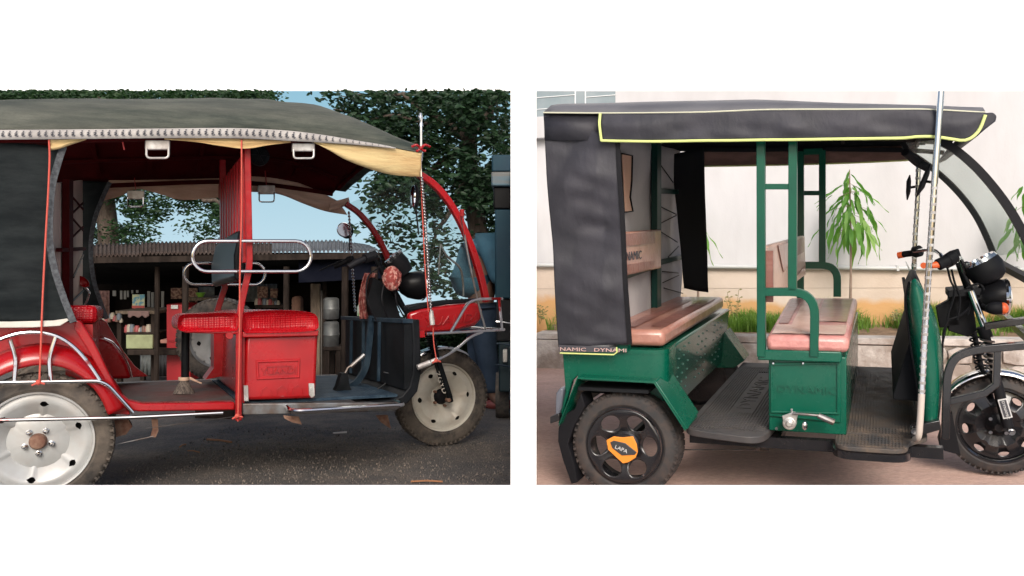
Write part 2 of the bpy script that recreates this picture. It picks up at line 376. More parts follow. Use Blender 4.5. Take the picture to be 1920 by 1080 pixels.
# far rear wheel and axle
m = M(L); fc = (rearc[0], 1.14, rearc[2]); t2 = make_wheel(L, red, fc, .25, A['rubber_old'], A['rim'], A['void'], side=-1, nl=40)
m = M(L); m.lathe(fc, [(.02, -.02), (.18, -.02)], 40); m.build('rim', A['rim'], t2)
m = M(L); m.tube([(rearc[0], .06, rearc[2]), (rearc[0], 1.08, rearc[2])], .028, 10); m.ball((rearc[0], .5, rearc[2]), .1, .1, .1)
m.pprism([(196, 790), (240, 786), (248, 800), (236, 815), (208, 822)], .12, .2)
m.pprism([(284, 786), (296, 786), (297, 808), (292, 820), (282, 820), (286, 805)], .1, .12)
m.build('axle', A['rust'], red)
m = M(L); m.tube([p(202, 837, .1), p(288, 818, .1)], .0022, 6); m.tube([p(275, 803, .1), p(440, 781, .1)], .0016, 6); m.build('brake_rod', A['steel'], red)
# near side rear bodywork
arch = [(-70, 770), (-40, 735), (-12, 712), (18, 697), (48, 688), (75, 684), (105, 686), (130, 693), (155, 708), (176, 728), (192, 752), (203, 778)]
m = M(L); m.pprism([(-70, 609), (0, 610), (60, 607), (110, 603), (140, 601), (158, 628), (180, 662), (202, 705), (222, 745), (243, 775), (245, 780)]+arch[::-1], .03, .06, 0)
m.build('side_panel', A['red'], red, bevel=.004)
ctr = np.array([70, 830.])
def off(pts, d): return [tuple(ctr+(np.array(q)-ctr)*(1+d/np.linalg.norm(np.array(q)-ctr))) for q in pts]
sa = [tuple(q) for q in sm(arch, 4)]
rows = [[p(x, y, Y) for x, y in off(sa, d)] for d, Y in ((40, .029), (34, .012), (24, -.01), (13, -.022), (4, -.027), (0, -.02))]+[[(q[0], Y, q[2]) for q in [p(x, y) for x, y in sa]] for Y in (.0, .16)]
m = M(L); m.grid(rows); m.build('fender', A['red'], red, smooth=60, solid=.003)
m = M(L); m.pprism([(139, 598), (152, 602), (176, 640), (198, 686), (221, 733), (241, 751), (268, 757), (440, 754), (441, 769), (262, 772), (238, 768), (214, 746), (189, 702), (164, 656), (139, 616)], -.005, .06)
m.build('door_edge', A['red'], red, bevel=.006)
m = M(L); m.pprism([(-70, 603), (20, 603), (100, 601), (126, 597), (129, 601), (112, 611), (60, 614), (-70, 615)], -.055, -.045); m.build('trim_strip', A['cream'], red, bevel=.002)
# far side bodywork
m = M(L); m.pprism([(150, 655), (163, 620), (172, 604), (188, 597), (200, 604), (212, 626), (232, 660), (254, 688), (278, 706), (150, 712)], 1.05, 1.1)
m.build('side_panel', A['red'], red, bevel=.006)
m = M(L); m.pprism([(165, 650), (178, 637), (192, 634), (210, 643), (226, 662), (238, 684), (247, 710), (165, 712)], .9, 1.045); m.build('fender', A['red'], red, bevel=.015)
m = M(L); m.tube(sm([p(195, 634, .89), p(212, 642, .89), p(228, 661, .89), p(241, 685, .89), p(247, 708, .89)]), .004, 8); m.build('chrome_strip', A['chrome'], red)
# chrome guards by the rear wheel
m = M(L); m.tube(rnd([p(-60, 789, -.04), p(240, 783, -.04), p(418, 774, -.04)], .05), .0072, 10)
m.tube(rnd([p(-60, 718, -.04), p(196, 714, -.04), p(250, 774, -.04)], .04), .0072, 10)
m.tube(sm([p(-60, 668, -.04), p(-20, 645, -.04), p(18, 630, -.04), p(45, 624, -.04), p(80, 624, -.04), p(112, 633, -.04), p(140, 652, -.04), p(165, 680, -.04), p(188, 713, -.04)]), .0072, 10)
m.tube(sm([p(19, 636, -.04), p(29, 672, -.04), p(27, 714, -.04)]), .0072, 10); m.tube(sm([p(104, 632, -.04), p(93, 672, -.04), p(95, 714, -.04)]), .0072, 10)
m.build('guard_rail', A['chrome_red'], red)
# floors
zf = p(430, 757)[2]
x0, x1, x2, x3 = p(215, 757)[0], p(448, 757)[0], p(452, 757)[0], p(752, 757)[0]
m = M(L); m.box(x0, x1, .055, W-.05, zf-.012, zf); m.build('rear_floor', A['floor_red'], red)
m = M(L); m.box(x2, x3, .05, W-.05, zf-.014, zf-.002); m.build('front_floor', A['floor_blue'], red)
m = M(L); m.pprism([(455, 757), (745, 755), (752, 762), (740, 771), (455, 778)], .0, .045); m.box(x0, x3, W-.045, W, zf-.05, zf); m.build('chassis_rail', A['steel'], red, bevel=.003)
# running board by the driver
m = M(L); q = [p(536, 763, -.0), p(752, 758, -.0)]; z1 = q[0][2]
xa, xb = p(546, 770, -.1)[0], p(752, 765, -.1)[0]
m.box(xa, xb, -.11, -.005, z1-.014, z1-.008); m.build('running_board', A['steel'], red)
m = M(L); m.tube(rnd([(xa-.0, .0, z1), (xa, -.125, z1-.006), (xb+.01, -.125, z1-.004), (xb+.01, 0, z1)], .05, 8), .011, 10); m.build('running_board_edge', A['chrome'], red)
m = M(L); m.pprism([(531, 779), (560, 781), (566, 796), (548, 792), (534, 785)], -.02, -.015); m.build('mud_flap', A['rust'], red); m = M(L); m.pprism([(705, 779), (727, 778), (733, 804), (715, 792)], .3, .31); m.build('mud_flap', A['rust'], red)
# seat box with its raised plate and lettering
m = M(L); m.pprism([(461, 629), (597, 625), (592, 747), (456, 751)], .012, W-.02); sb = m.build('seat_box', A['red'], red, bevel=.014)
m = M(L); fr = [(482, 678), (562, 675), (561, 707), (484, 711)]
def ring_px(m, outer, inner, ya, yb):
    o_ = [m.S.at(x, y, 0) for x, y in outer]; i_ = [m.S.at(x, y, 0) for x, y in inner]; n = len(o_)
    for k in range(n):
        j = (k+1) % n; m.hexa([(o_[k][0], ya, o_[k][2]), (o_[j][0], ya, o_[j][2]), (i_[j][0], ya, i_[j][2]), (i_[k][0], ya, i_[k][2]), (o_[k][0], yb, o_[k][2]), (o_[j][0], yb, o_[j][2]), (i_[j][0], yb, i_[j][2]), (i_[k][0], yb, i_[k][2])])
ring_px(m, [(480, 676), (564, 673), (563, 709), (482, 713)], [(485, 681), (560, 678), (559, 705), (487, 708)], .007, .014)
m.build('name_plate_edge', A['red'], sb, bevel=.003)
m = M(L); lettering(m, 'YUANDI', p(490, 703)*[1, 0, 1]+[0, .009, 0], (1, 0, 0.02), (0, 0, 1), (0, -1, 0), .027, .0045, .06, 1.02); m.pprism([(500, 686), (548, 684), (548, 686), (500, 688)], .006, .013)
m.build('name_lettering', A['red'], sb, smooth=0)
for k in range(3):
    cx = 499.5+29.5*k; cy = 733-1.5*k; m = M(L)
    m.bar([p(cx-10, cy+9, .010), p(cx-9, cy-1, .010), p(cx, cy-8, .010), p(cx+9, cy-2, .010), p(cx+10, cy+8, .010)], .004, .005)
    m.build('pressed_arch', A['red'], sb)
m = M(L); m.pprism([(579, 719), (589, 719), (590, 742), (584, 746), (580, 740)], .0, .012); m.lathe(p(584, 729, -.003), [(0, -.003), (.005, -.003), (.005, .005)], 10); m.build('latch', A['silver_plate'], sb)
m = M(L); m.pprism([(457, 723), (465, 723), (466, 752), (458, 752)], .0, .012); m.build('latch', A['silver_plate'], sb)
# cushions
def cushion(S, px, y0, y1, mt, parent, r=.02, name='seat_cushion', crease=0):
    pts = sm([S.at(x, y, y0) for x, y in px], 4, True); c = np.mean(pts, 0); rows = []
    for Y, k in ((y0+r*.9, .55), (y0+r*.35, .86), (y0+r*.1, .95), (y0, 1.0) if 0 else (y0+.001, .985), (y0+r*.6, 1.0), (y0+r*2, 1.0), ((y0+y1)/2, 1.0), (y1-r, 1.0), (y1-r*.3, .93), (y1, .7)):
        rows.append([(c[0]+(q[0]-c[0])*(1-(1-k)*.35), Y, c[2]+(q[2]-c[2])*k) for q in pts])
    m = M(S); m.grid(rows, True)
    n = len(pts); m.add(rows[0], [tuple(range(n))]); m.add(rows[-1], [tuple(range(n))])
    return m.build(name, mt, parent, smooth=50)
cushion(L, [(456, 592), (470, 584), (530, 581), (585, 586), (597, 601), (594, 618), (560, 623), (480, 625), (457, 622)], -.02, W-.04, A['vinyl'], red, .03)
cushion(L, [(333, 602), (342, 590), (380, 588), (435, 586), (447, 592), (447, 616), (430, 622), (360, 622), (336, 619)], -.02, .40, A['vinyl'], red, .03)
m = M(L); m.pprism([(342, 619), (448, 619), (448, 627), (346, 624)], -.012, .36); m.pprism([(455, 622), (598, 619), (597, 630), (455, 633)], -.012, W-.05); m.build('seat_tray', A['red'], red, bevel=.004)
# seat bracket at the back of the passenger bench and far support
m = M(L); m.pprism([(401, 600), (436, 600), (436, 706), (412, 706), (385, 712), (401, 690)], .75, .9); m.build('seat_support', A['red_worn'], red)
m = M(L); m.lathe(p(430, 629, -.01), [(0, -.006), (.014, -.006), (.016, 0), (.016, .02)], 16); m.build('seat_hinge', A['red_worn'], red)
# door posts
m = M(L); m.bar(rnd([p(463, 262), p(466, 400), p(468, 500), p(452, 572), p(448, 600), p(447, 788)], .04), .022, .024); m.build('front_post', A['red_worn'], red, bevel=.003)
m = M(L); m.bar([p(456.5, 585, .02), p(455.5, 755, .02)], .012); m.build('front_post_stay', A['red_worn'], red, bevel=.002)
m = M(L); m.bar([p(417, 300, 1.1), p(418, 455, 1.1), p(421, 540, 1.1), p(405, 590, 1.1), p(402, 690, 1.1)], .03); m.build('far_post', A['red_worn'], red, bevel=.003)
# slatted divider behind the driver
X0 = p(461, 300, .02)[0]
zt = p(463, 285)[2]
for i, (px_, yb) in enumerate(((459, 470), (452.5, 462), (446.5, 455), (441, 452), (436, 450), (431, 448), (426, 446), (421.5, 445), (417.5, 444))):
    q = L.atX(px_, 340, X0); zb = L.atX(px_, yb, X0)[2]
    m = M(L); m.box(X0-.01, X0+.006, q[1]-.024, q[1]+.024, zb-.05, zt); m.build('divider_slat', A['red_worn'], red, bevel=.002)
m = M(L); m.box(X0+.008, X0+.02, .1, 1.08, zt-.05, zt+.02); m.box(X0+.008, X0+.02, .1, 1.08, zt-.32, zt-.27); m.build('divider_rail', A['red_worn'], red)
# passenger backrest of black vinyl
Xb2 = p(452, 500, .1)[0]-.03
m = M(L); q1 = p(456, 425, .08); q2 = p(447, 530, .08); rows = []
for Y in np.linspace(.12, 1.02, 7):
    rows.append([(x+.05*(Y-.57)**2, Y, z) for x, z in ((q1[0], q1[2]), (q1[0]-.02, q1[2]-.012), (q2[0]-.022, (q1[2]+q2[2])/2), (q2[0]-.02, q2[2]+.02), (q2[0], q2[2]), (q2[0]+.02, q2[2]+.03), (q1[0]+.02, q1[2]-.02))])
m.grid(rows, True); m.add(rows[0], [tuple(range(7))]); m.add(rows[-1], [tuple(range(7))]); m.build('backrest', A['leather'], red, bevel=.01)
# chrome hoop rails
def hoop(x0, x1, y0, y1, Y, r):
    rr = (y1-y0)/2; pts = []
    for k in range(13): a = math.pi/2+math.pi*k/12; pts.append(p(x0+rr+rr*math.cos(a), (y0+y1)/2-rr*math.sin(a), Y))
    for k in range(13): a = -math.pi/2+math.pi*k/12; pts.append(p(x1-rr+rr*math.cos(a), (y0+y1)/2-rr*math.sin(a), Y))
    m = M(L); m.tube(pts, r, 10, True); return m.build('hoop_rail', A['chrome'], red, smooth=60)
hoop(361, 583, 452, 509, -.03, .0075); hoop(345, 497, 494, 534, 1.12, .0075)

# ---- roof
nearp = [(-70, 245), (0, 243), (100, 243), (200, 242), (300, 241), (400, 240), (470, 241), (540, 245), (600, 252), (660, 262), (715, 272), (760, 281), (790, 286)]
crown = [(-75, 203), (0, 199), (100, 195), (200, 195), (300, 195), (400, 194), (470, 195), (520, 199), (575, 204), (628, 222), (676, 248), (722, 273), (748, 287)]
NR = sm([p(x, y, -.06) for x, y in nearp], 4); CR = sm([p(x, y, .5) for x, y in crown], 4)
NR = resample(NR, 60); CR = resample(CR, 60); FR = NR.copy(); FR[:, 1] = W+.06
rows = []; rows2 = []
for u in np.linspace(0, 1, 25):
    row = NR*(1-u)+FR*u; w_ = math.sin(math.pi*u)**.55; mid = (NR+FR)/2
    d = CR-mid; d[:, 1] = 0; row = row+d*w_
    rr = row.copy()
    for k in range(len(rr)):
        rr[k, 2] += (.007*noise.noise(Vector((rr[k, 0]*2.2, u*9, 0)))+.004*noise.noise(Vector((rr[k, 0]*9, u*12, 3))))*min(1, u*8, (1-u)*8)
    rows.append(rr); lo = row.copy(); lo[:, 2] -= .035; rows2.append(lo)
m = M(L); m.grid(rows); m.build('canopy', A['canopy'], red, smooth=80, solid=.003)
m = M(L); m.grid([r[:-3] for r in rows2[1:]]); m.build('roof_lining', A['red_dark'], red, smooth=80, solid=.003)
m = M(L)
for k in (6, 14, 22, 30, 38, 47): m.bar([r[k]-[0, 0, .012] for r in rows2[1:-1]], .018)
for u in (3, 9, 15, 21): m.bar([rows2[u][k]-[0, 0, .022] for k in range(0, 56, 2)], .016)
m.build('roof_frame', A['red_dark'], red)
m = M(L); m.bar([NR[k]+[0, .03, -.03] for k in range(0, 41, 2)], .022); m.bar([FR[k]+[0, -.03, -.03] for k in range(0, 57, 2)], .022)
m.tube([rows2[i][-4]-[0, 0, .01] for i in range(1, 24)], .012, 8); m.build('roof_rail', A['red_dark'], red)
# printed band with little leaf emblems
bt = sm([p(x, y, -.066) for x, y in [(-70, 244), (100, 243), (300, 241), (400, 240), (470, 241), (540, 245), (600, 252), (660, 262), (715, 271), (742, 277)]], 6)
bb = sm([p(x, y, -.070) for x, y in [(-70, 262), (100, 261), (300, 259), (400, 259), (470, 260), (540, 264), (600, 267), (660, 271), (715, 276), (742, 279)]], 6)
bt, bb = resample(bt, 60), resample(bb, 60)
m = M(L); m.grid([bt, (bt+bb)/2+[0, -.003, 0], bb]); m.build('trim_band', A['band'], red, smooth=80, solid=.0015)
m = M(L)
lx = -64
while lx < 728:
    i = np.argmin([abs(L.px(q)[0]-lx) for q in bt]); c = (bt[i]+bb[i])/2; c = c+np.array([(lx-L.px(c)[0])/500, -.007, 0]); h = (bt[i][2]-bb[i][2])*.36
    c[2] = np.interp(c[0], [(a[0]+b[0])/2 for a, b in zip(bt, bb)], [(a[2]+b[2])/2 for a, b in zip(bt, bb)])
    for (ax, az, bx, bz) in ((-.2, -1, .1, .9), (-.75, -.6, .45, .1), (-.8, .1, .35, .6), (-.3, .75, .5, .95), (.0, -.8, .75, -.3), (-.7, -.1, -.1, -.3)):
        a = np.array([c[0]+ax*h*.75, c[1], c[2]+az*h]); b = np.array([c[0]+bx*h*.75, c[1], c[2]+bz*h]); d = (b-a); nrm = np.array([-d[2], 0, d[0]]); nrm = nrm/np.linalg.norm(nrm)*h*.17
        m.add([a, (a+b)/2+nrm, b, (a+b)/2-nrm], [(0, 1, 2, 3)])
    lx += 13.6-lx*.0022
m.build('leaf_emblem', A['print'], red, smooth=0, kind='stuff')
def cloth(S, top, bot, Y, mt, parent, name='valance', amp=.006, freq=3, nu=50, nv=8, dy=0, seed=0, out=-1):
    t = resample(sm([S.at(x, y, Y) for x, y in top], 5), nu); b = resample(sm([S.at(x, y, Y+dy) for x, y in bot], 5), nu); rows = []
    for j in range(nv+1):
        v = j/nv; r = t*(1-v)+b*v
        for k in range(nu):
            f = (noise.noise(Vector((r[k][0]*freq*1.3+seed, v*freq*1.2, r[k][2]*2)))+.5*noise.noise(Vector((r[k][0]*freq*4+seed, v*5, 5))))
            r[k][1] += out*(amp*f+amp*.7*math.sin(v*math.pi*3+r[k][0]*6))*(.3+.7*v)
        rows.append(r)
    m = M(S); m.grid(rows); return m.build(name, mt, parent, smooth=80, solid=.002)
cloth(L, [(91, 261), (125, 261), (160, 260)], [(91, 282), (110, 279), (135, 270), (162, 261)], -.055, A['yellow'], red, nu=16)
cloth(L, [(308, 259), (380, 259), (460, 260), (545, 264)], [(308, 261), (365, 266), (420, 275), (462, 279), (505, 272), (545, 267)], -.055, A['yellow'], red, seed=3)
cloth(L, [(588, 266), (660, 271), (715, 275), (745, 277), (791, 286)], [(590, 268), (615, 281), (650, 300), (700, 318), (745, 328), (788, 331)], -.055, A['yellow'], red, seed=5, amp=.008)
cloth(L, [(204, 338), (300, 337), (412, 334)], [(190, 377), (225, 368), (258, 354), (300, 364), (345, 375), (412, 370)], W+.03, A['peach'], red, seed=8)
cloth(L, [(470, 328), (512, 331), (560, 343), (600, 360), (634, 377)], [(470, 360), (500, 361), (530, 366), (570, 382), (610, 396), (652, 403)], W+.03, A['peach'], red, seed=9)
cloth(L, [(618, 379), (640, 374), (654, 370)], [(616, 396), (640, 389), (656, 382)], W-.05, A['peach'], red, seed=19, nu=12)
# grab handles hanging from the roof
def grab(x0, x1, y0, y1, Y, strap=None):
    m = M(L); h = y1-y0; w = x1-x0
    m.pprism([(x0, y0), (x1, y0), (x1, y0+h*.5), (x0, y0+h*.5)], Y-.012, Y+.004)
    g = m.build('grab_handle', A['silver_plate'], red, bevel=.004)
    m = M(L); r = .0042*(1 if Y < .5 else .95)
    m.tube(rnd([p(x0+w*.06, y0+h*.4, Y-.01), p(x0+w*.06, y1-h*.07, Y-.014), p(x1-w*.06, y1-h*.07, Y-.014), p(x1-w*.06, y0+h*.4, Y-.01)], .015), r, 8)
    m.build('handle_bar', A['silver_plate'] if Y < .5 else A['chrome'], g)
    if strap: m = M(L); m.bar([p(*strap[0], Y), p(*strap[1], Y)], .018, .003); m.build('strap', A['red_worn'], g)
grab(272, 319, 262, 299, -.03); grab(548, 591, 268, 299, -.03)
grab(238, 271, 357, 390, 1.1, ((252, 334), (255, 360))); grab(484, 516, 347, 381, 1.1, ((497, 320), (500, 352)))
m = M(L); q = p(486, 292, .35); m.lathe(q, [(0, -.02), (.03, -.02), (.045, -.005), (.045, .02), (0, .02)], 20)
for k in range(6): a = k*math.pi/3; m.bar([(q[0], q[1]-.024, q[2]), (q[0]+.044*math.cos(a), q[1]-.02, q[2]+.044*math.sin(a))], .004)
m.build('cabin_fan', A['black'], red)
m = M(L); m.bar([p(229, 262, -.02), p(233, 281, -.02)], .008, .004); m.build('ribbon', A['red_worn'], red)

# ---- side curtains
def curtain(S, left, right, Y, mt, parent, name='side_curtain', nu=36, nv=44, fold=None, seed=0):
    l = resample(sm([S.at(x, y, Y) for x, y in left], 5), nv); r = resample(sm([S.at(x, y, Y) for x, y in right], 5), nv); rows = []
    for j in range(nv):
        t = np.linspace(0, 1, nu)[:, None]; row = l[j]*(1-t)+r[j]*t
        for k in range(nu): row[k][1] += fold(row[k][0], row[k][2], k/(nu-1), j/(nv-1))
        rows.append(row)
    m = M(S); m.grid(rows); return m.build(name, mt, parent, smooth=80, solid=.002), rows
def fold1(x, z, u, v):
    return .012*noise.noise(Vector((x*1.5, z*9, 1)))*(.3+v)+.006*noise.noise(Vector((x*5, z*22, 4)))*(.2+v)-.012*v+.02*u*0
edge = [(124, 276), (113, 310), (103, 350), (99, 400), (98, 440), (102, 480), (112, 520), (127, 565), (143, 604)]
o, rows = curtain(L, [(-80, 258), (-80, 400), (-75, 604)], edge, -.028, A['tarp'], red, fold=fold1)
m = M(L); ed = [r[-1] for r in rows]; m.bar([(q[0]-.008, q[1]-.006, q[2]) for q in ed], .022, .006, ref=(1, 0, 0)); m.build('curtain_hem', A['hem'], red)
o, rows = curtain(L, [(139, 338), (144, 450), (146, 593)], [(206, 342), (192, 372), (178, 410), (171, 450), (171, 490), (177, 530), (188, 565), (200, 598)], W, A['tarp'], red, fold=lambda x, z, u, v: .02*noise.noise(Vector((x*4, z*6, 9))))
m = M(L); m.bar([(q[0], q[1]-.006, q[2]) for q in [r[-1] for r in rows]], .02, .006, ref=(1, 0, 0)); m.build('curtain_hem', A['hem'], red)
# back wall with its bracing
Xw = p(140, 400, 1.1)[0]; zb, ztp = L.atX(140, 592, Xw)[2], L.atX(140, 338, Xw)[2]
XN, XF = p(90, 400, .02)[0], p(156, 400, 1.1)[0]      # the back wall runs slightly askew, following the bowed curtain
def bw(px_, py_, d=0.):
    lo_t, hi_t = 0., 1.
    for _ in range(30):
        t = (lo_t+hi_t)/2; v_ = (XN+(XF-XN)*t, .02+1.08*t, 1.2)
        if L.px(v_)[0] < px_: lo_t = t
        else: hi_t = t
    Yv = .02+1.08*t; z_ = L.at(px_, py_, Yv)[2]; return np.array([XN+(XF-XN)*t+d, Yv, z_])
def bquad(px0, px1, ya0, ya1, yb0, yb1, d, th):   # board on that wall: pixel survey of its four corners
    c_ = [bw(px0, ya1, d), bw(px1, yb1, d), bw(px1, yb0, d), bw(px0, ya0, d)]; return c_+[v-[th, 0, 0] for v in c_]
m = M(L); m.hexa(bquad(91, 155, 345, 640, 338, 592, 0, .01)); m.build('back_panel', A['liner'], red)
m = M(L); m.hexa(bquad(114, 122, 335, 592, 336, 592, .03, .025)); m.hexa(bquad(100, 149, 465, 472, 463, 469, .028, .02)); m.build('back_frame', A['red_dark'], red, kind='stuff')
for (x0_, y0_, x1_, y1_) in ((122, 362, 149, 392), (122, 405, 149, 380), (122, 402, 149, 432), (122, 450, 149, 425), (149, 478, 130, 520), (128, 565, 149, 545)):
    m = M(L); m.tube([bw(x0_, y0_, .015), bw(x1_, y1_, .015)], .0045, 6); m.build('brace_wire', A['red_dark'] if y0_ < 460 else A['black'], red)
m = M(L)
# rear bench and armrest
m = M(L); m.box(Xw, p(193, 600, .95)[0], .08, 1.03, p(193, 600, .95)[2], p(193, 573, .95)[2]); m.build('rear_seat', A['vinyl'], red, bevel=.02)
m = M(L); m.box(Xw+.02, p(186, 640, .95)[0], .08, 1.03, zf, p(193, 601, .95)[2]); m.build('rear_seat_box', A['red'], red)
cushion(L, [(110, 523), (130, 520), (150, 517), (163, 524), (167, 534), (158, 539), (146, 534), (112, 535)], .95, 1.05, A['red'], red, .015, 'armrest')
m = M(L); m.tube(sm([p(158, 538, 1), p(167, 548, 1), p(164, 562, 1), p(158, 574, 1)]), .005, 8); m.build('armrest_bracket', A['chrome'], red)

# ---- front of the vehicle
m = M(L); prof = [(775, 599), (778, 650), (777, 700), (771, 726), (757, 743), (735, 752), (700, 755)]
a_ = [p(x, y, .0) for x, y in prof]; b_ = [p(x, y, 0) for x, y in [(790, 599), (793, 700), (786, 735), (768, 757), (740, 768), (700, 768)]]
m.prism(a_+b_[::-1], .02, W-.1); m.build('leg_shield', A['black'], red, bevel=.006)
m = M(L); ztop = p(775, 598)[2]; xt = p(770, 600)[0]
m.box(xt-.03, xt+.02, .02, W-.05, ztop-.02, ztop); m.build('dash_rail', A['steel_blue'], red, bevel=.002)
m = M(L)
for Y in (.35, .62, .85): m.bar([(xt-.035, Y, ztop-.02), (xt-.04, Y, zf+.03)], .014)
m.build('dash_stay', A['steel_blue'], red, kind='stuff')
m = M(L); m.bar(sm([p(697, 592, .5), p(692, 640, .5), p(686, 685, .5), p(672, 712, .5), p(655, 726, .5)]), .022, .03); m.build('frame_strut', A['steel_blue'], red)
m = M(L); m.box(xt-.02, xt+.02, .03, W-.12, zf+.02, ztop-.02); m.build('dash_board', A['black'], red)
m = M(L); m.pprism([(622, 748), (634, 724), (641, 700), (652, 700), (656, 724), (664, 742), (668, 749)], .3, .36, .3); hb = m.build('hand_brake', A['black'], red)
m = M(L); m.tube([p(640, 714, .33), p(652, 690, .33), p(683, 666, .33)], .006, 8); m.tube([p(657, 688, .33), p(683, 665, .33)], .010, 8); m.build('lever_grip', A['steel'], hb)
m = M(L); m.pprism([(737, 681), (748, 679), (742, 703), (728, 701)], .25, .33, .25); bp_ = m.build('brake_pedal', A['steel'], red, bevel=.003)
m = M(L); m.tube(sm([p(735, 702, .3), p(726, 716, .3), p(708, 730, .3)]), .004, 6); m.build('pedal_arm', A['black'], bp_)
# red nose
m = M(L); m.pprism([(775, 588), (800, 579), (860, 572), (908, 567), (918, 580), (914, 600), (903, 612), (860, 622), (781, 627)], .12, .16, .05); nose = m.build('nose_panel', A['red'], red, bevel=.014)
m = M(L); m.pprism([(880, 571), (908, 567), (919, 580), (915, 600), (904, 612), (885, 617)], .161, .98, .05); m.build('nose_front', A['red'], red, bevel=.012)
m = M(L); lettering(m, 'YUANDI', p(794, 613, .117), (1, 0, .10), (0, 0, 1), (0, -1, 0), .042, .004, .2, 1.25); m.build('name_lettering', A['red'], nose, smooth=0, bevel=.001)
m = M(L); m.tube(sm([p(800, 620, .117), p(850, 616, .117), (p(880, 608, .117)), p(896, 600, .117)]), .002, 6); m.build('crease_line', A['red'], nose)
m = M(L); m.pprism([(775, 574), (800, 568), (850, 562), (906, 559), (906, 566), (850, 571), (775, 584)], .125, .19, .05); m.build('nose_cover', A['black'], red, bevel=.006)
m = M(L); m.pprism([(777, 621), (796, 620), (797, 632), (779, 634)], .03, .05); m.build('bracket_plate', A['red_worn'], red)
# windscreen frame and glass
wn_ = sm([p(x, y, .06) for x, y in [(784, 326), (812, 345), (838, 374), (862, 414), (884, 465), (900, 515), (912, 566)]], 5)
wf_ = sm([p(x, y, 1.05) for x, y in [(648, 382), (672, 399), (694, 424), (712, 452), (726, 482), (735, 512), (742, 545)]], 5)
m = M(L); m.bar(wn_, .034, .03); m.build('windscreen_pillar', A['red'], red, bevel=.004)
m = M(L); m.bar(wf_, .034, .03); m.build('windscreen_pillar', A['red'], red, bevel=.004)
m = M(L); a, b = resample(wn_, 24), resample(wf_, 24); m.grid([a*(1-t)+b*t+[.012, 0, 0] for t in (0, .25, .5, .75, 1)]); m.build('windscreen', A['glass'], red, smooth=80)
m = M(L); m.tube(sm([p(864, 396, .0), p(876, 470, .0), p(895, 560, .0), p(910, 616, .0)]), .0055, 8); m.build('wiper_pipe', A['steel'], red)
m = M(L); m.tube([p(866, 393, -.02), p(866.5, 406, -.02)], .011, 10); m.tube([p(867, 405, -.02), p(872, 440, -.02)], .006, 8); m.build('flag_holder', A['red_worn'], red)
# front bumper bars
m = M(L); q = .0068
m.tube(rnd([p(844, 624), p(877, 568), p(893, 561), p(941, 560)], .05), q, 10)
m.tube([p(800, 626), p(945, 618)], q, 10); m.tube(sm([p(792, 688), p(818, 676), p(853, 656), p(882, 632), p(905, 622)]), q, 10)
m.tube([p(936, 562), p(941, 618)], q, 10)
m.tube(rnd([p(941, 560), p(941, 560, .5)*[1, 0, 1]+[0, .7, 0]], .05), q, 10); m.tube(rnd([p(945, 618), p(945, 618)+[0, .9, 0]], .05), q, 10)
m.build('bumper_bar', A['chrome_red'], red)
m = M(L); m.tube([p(783, 689, -.005), p(806, 680, -.005)], .013, 12); m.tube([p(808, 679, -.005), p(820, 673, -.005)], .010, 12); m.build('bar_clamp', A['silver_plate'], red)
# front wheel with fork
Yc = .52
fcn = p(833, 745, Yc)
fw = make_wheel(L, red, fcn, .262, A['rubber_old'], A['rim2'], A['void'], nl=58, rimk=.69)
def dish2(r):
    t = r/.25
    if t < .30: return .045
    if t < .50: return .045-.05*math.sin((t-.3)/.2*math.pi/2)
    return -.005+.014*math.sin(min(1, (t-.5)/.14)*math.pi/2)
m = M(L); disc(m, L, fcn, dish2, .02, .170, [k*math.pi/3 for k in range(6)], .095, .010, .138, math.radians(4))
m.lathe(fcn, [(.170, .010), (.175, -.002), (.181, -.004), (.182, .004), (.179, .02)], 72); m.build('rim', A['rim2'], fw)
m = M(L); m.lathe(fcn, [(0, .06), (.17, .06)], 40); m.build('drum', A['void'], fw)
m = M(L); m.lathe(fcn, [(0, .02), (.022, .02), (.03, .026), (.04, .04), (.045, .05)], 24); m.build('hub', A['black_matt'], fw)
for i in range(5):
    a = math.radians(72*i); q = (fcn[0]+.05*math.cos(a), fcn[1]+.02, fcn[2]+.05*math.sin(a)); m = M(L); m.lathe(q, [(0, 0), (.007, 0), (.008, .02)], 8); m.build('wheel_nut', A['rust'], fw)
Yk = Yc-.05
m = M(L); m.bar([p(814, 660, Yk), p(824, 690, Yk), p(840, 740, Yk), p(843, 754, Yk)], .050, .03); fk = m.build('fork_leg', A['black'], red, bevel=.006)
a = p(815.5, 698, Yk-.02); b = p(832, 742, Yk-.02); d = (b-a)/np.linalg.norm(b-a); nr = np.array([d[2], 0, -d[0]])*-1
m = M(L); lettering(m, 'ZGYD', a, d, -nr if nr[0] < 0 else nr, (0, -1, 0), .026, .001, 0, 1.3); m.build('fork_lettering', A['cream'], fk, smooth=0)
m = M(L); m.lathe(p(841, 750, Yk-.02), [(0, -.01), (.011, -.01), (.013, .02)], 6); m.build('axle_nut', A['rust'], fk)
m = M(L); m.bar([p(814, 660, Yc+.14), p(842, 750, Yc+.14)], .04, .03); m.build('fork_leg', A['black'], red)
m = M(L); m.tube([p(800, 580, Yk), p(816, 665, Yk)], .018, 10)
for k in range(9): t = k/8; m.lathe(tuple(p(806+7*t, 625+32*t, Yk)), [(.018, -.005), (.030, 0), (.018, .005)], 14, 'Z')
m.build('fork_spring', A['black_matt'], red)
ff = [(fcn[0]+.27*math.cos(a), fcn[2]+.27*math.sin(a)) for a in np.linspace(math.radians(58), math.radians(122), 16)]
m = M(L); m.grid([[(x, Y, z+dz) for x, z in ff] for Y, dz in ((Yc-.005, -.012), (Yc+.01, 0), (Yc+.075, 0), (Yc+.09, -.012))]); m.build('front_mudguard', A['chrome'], red, solid=.002)
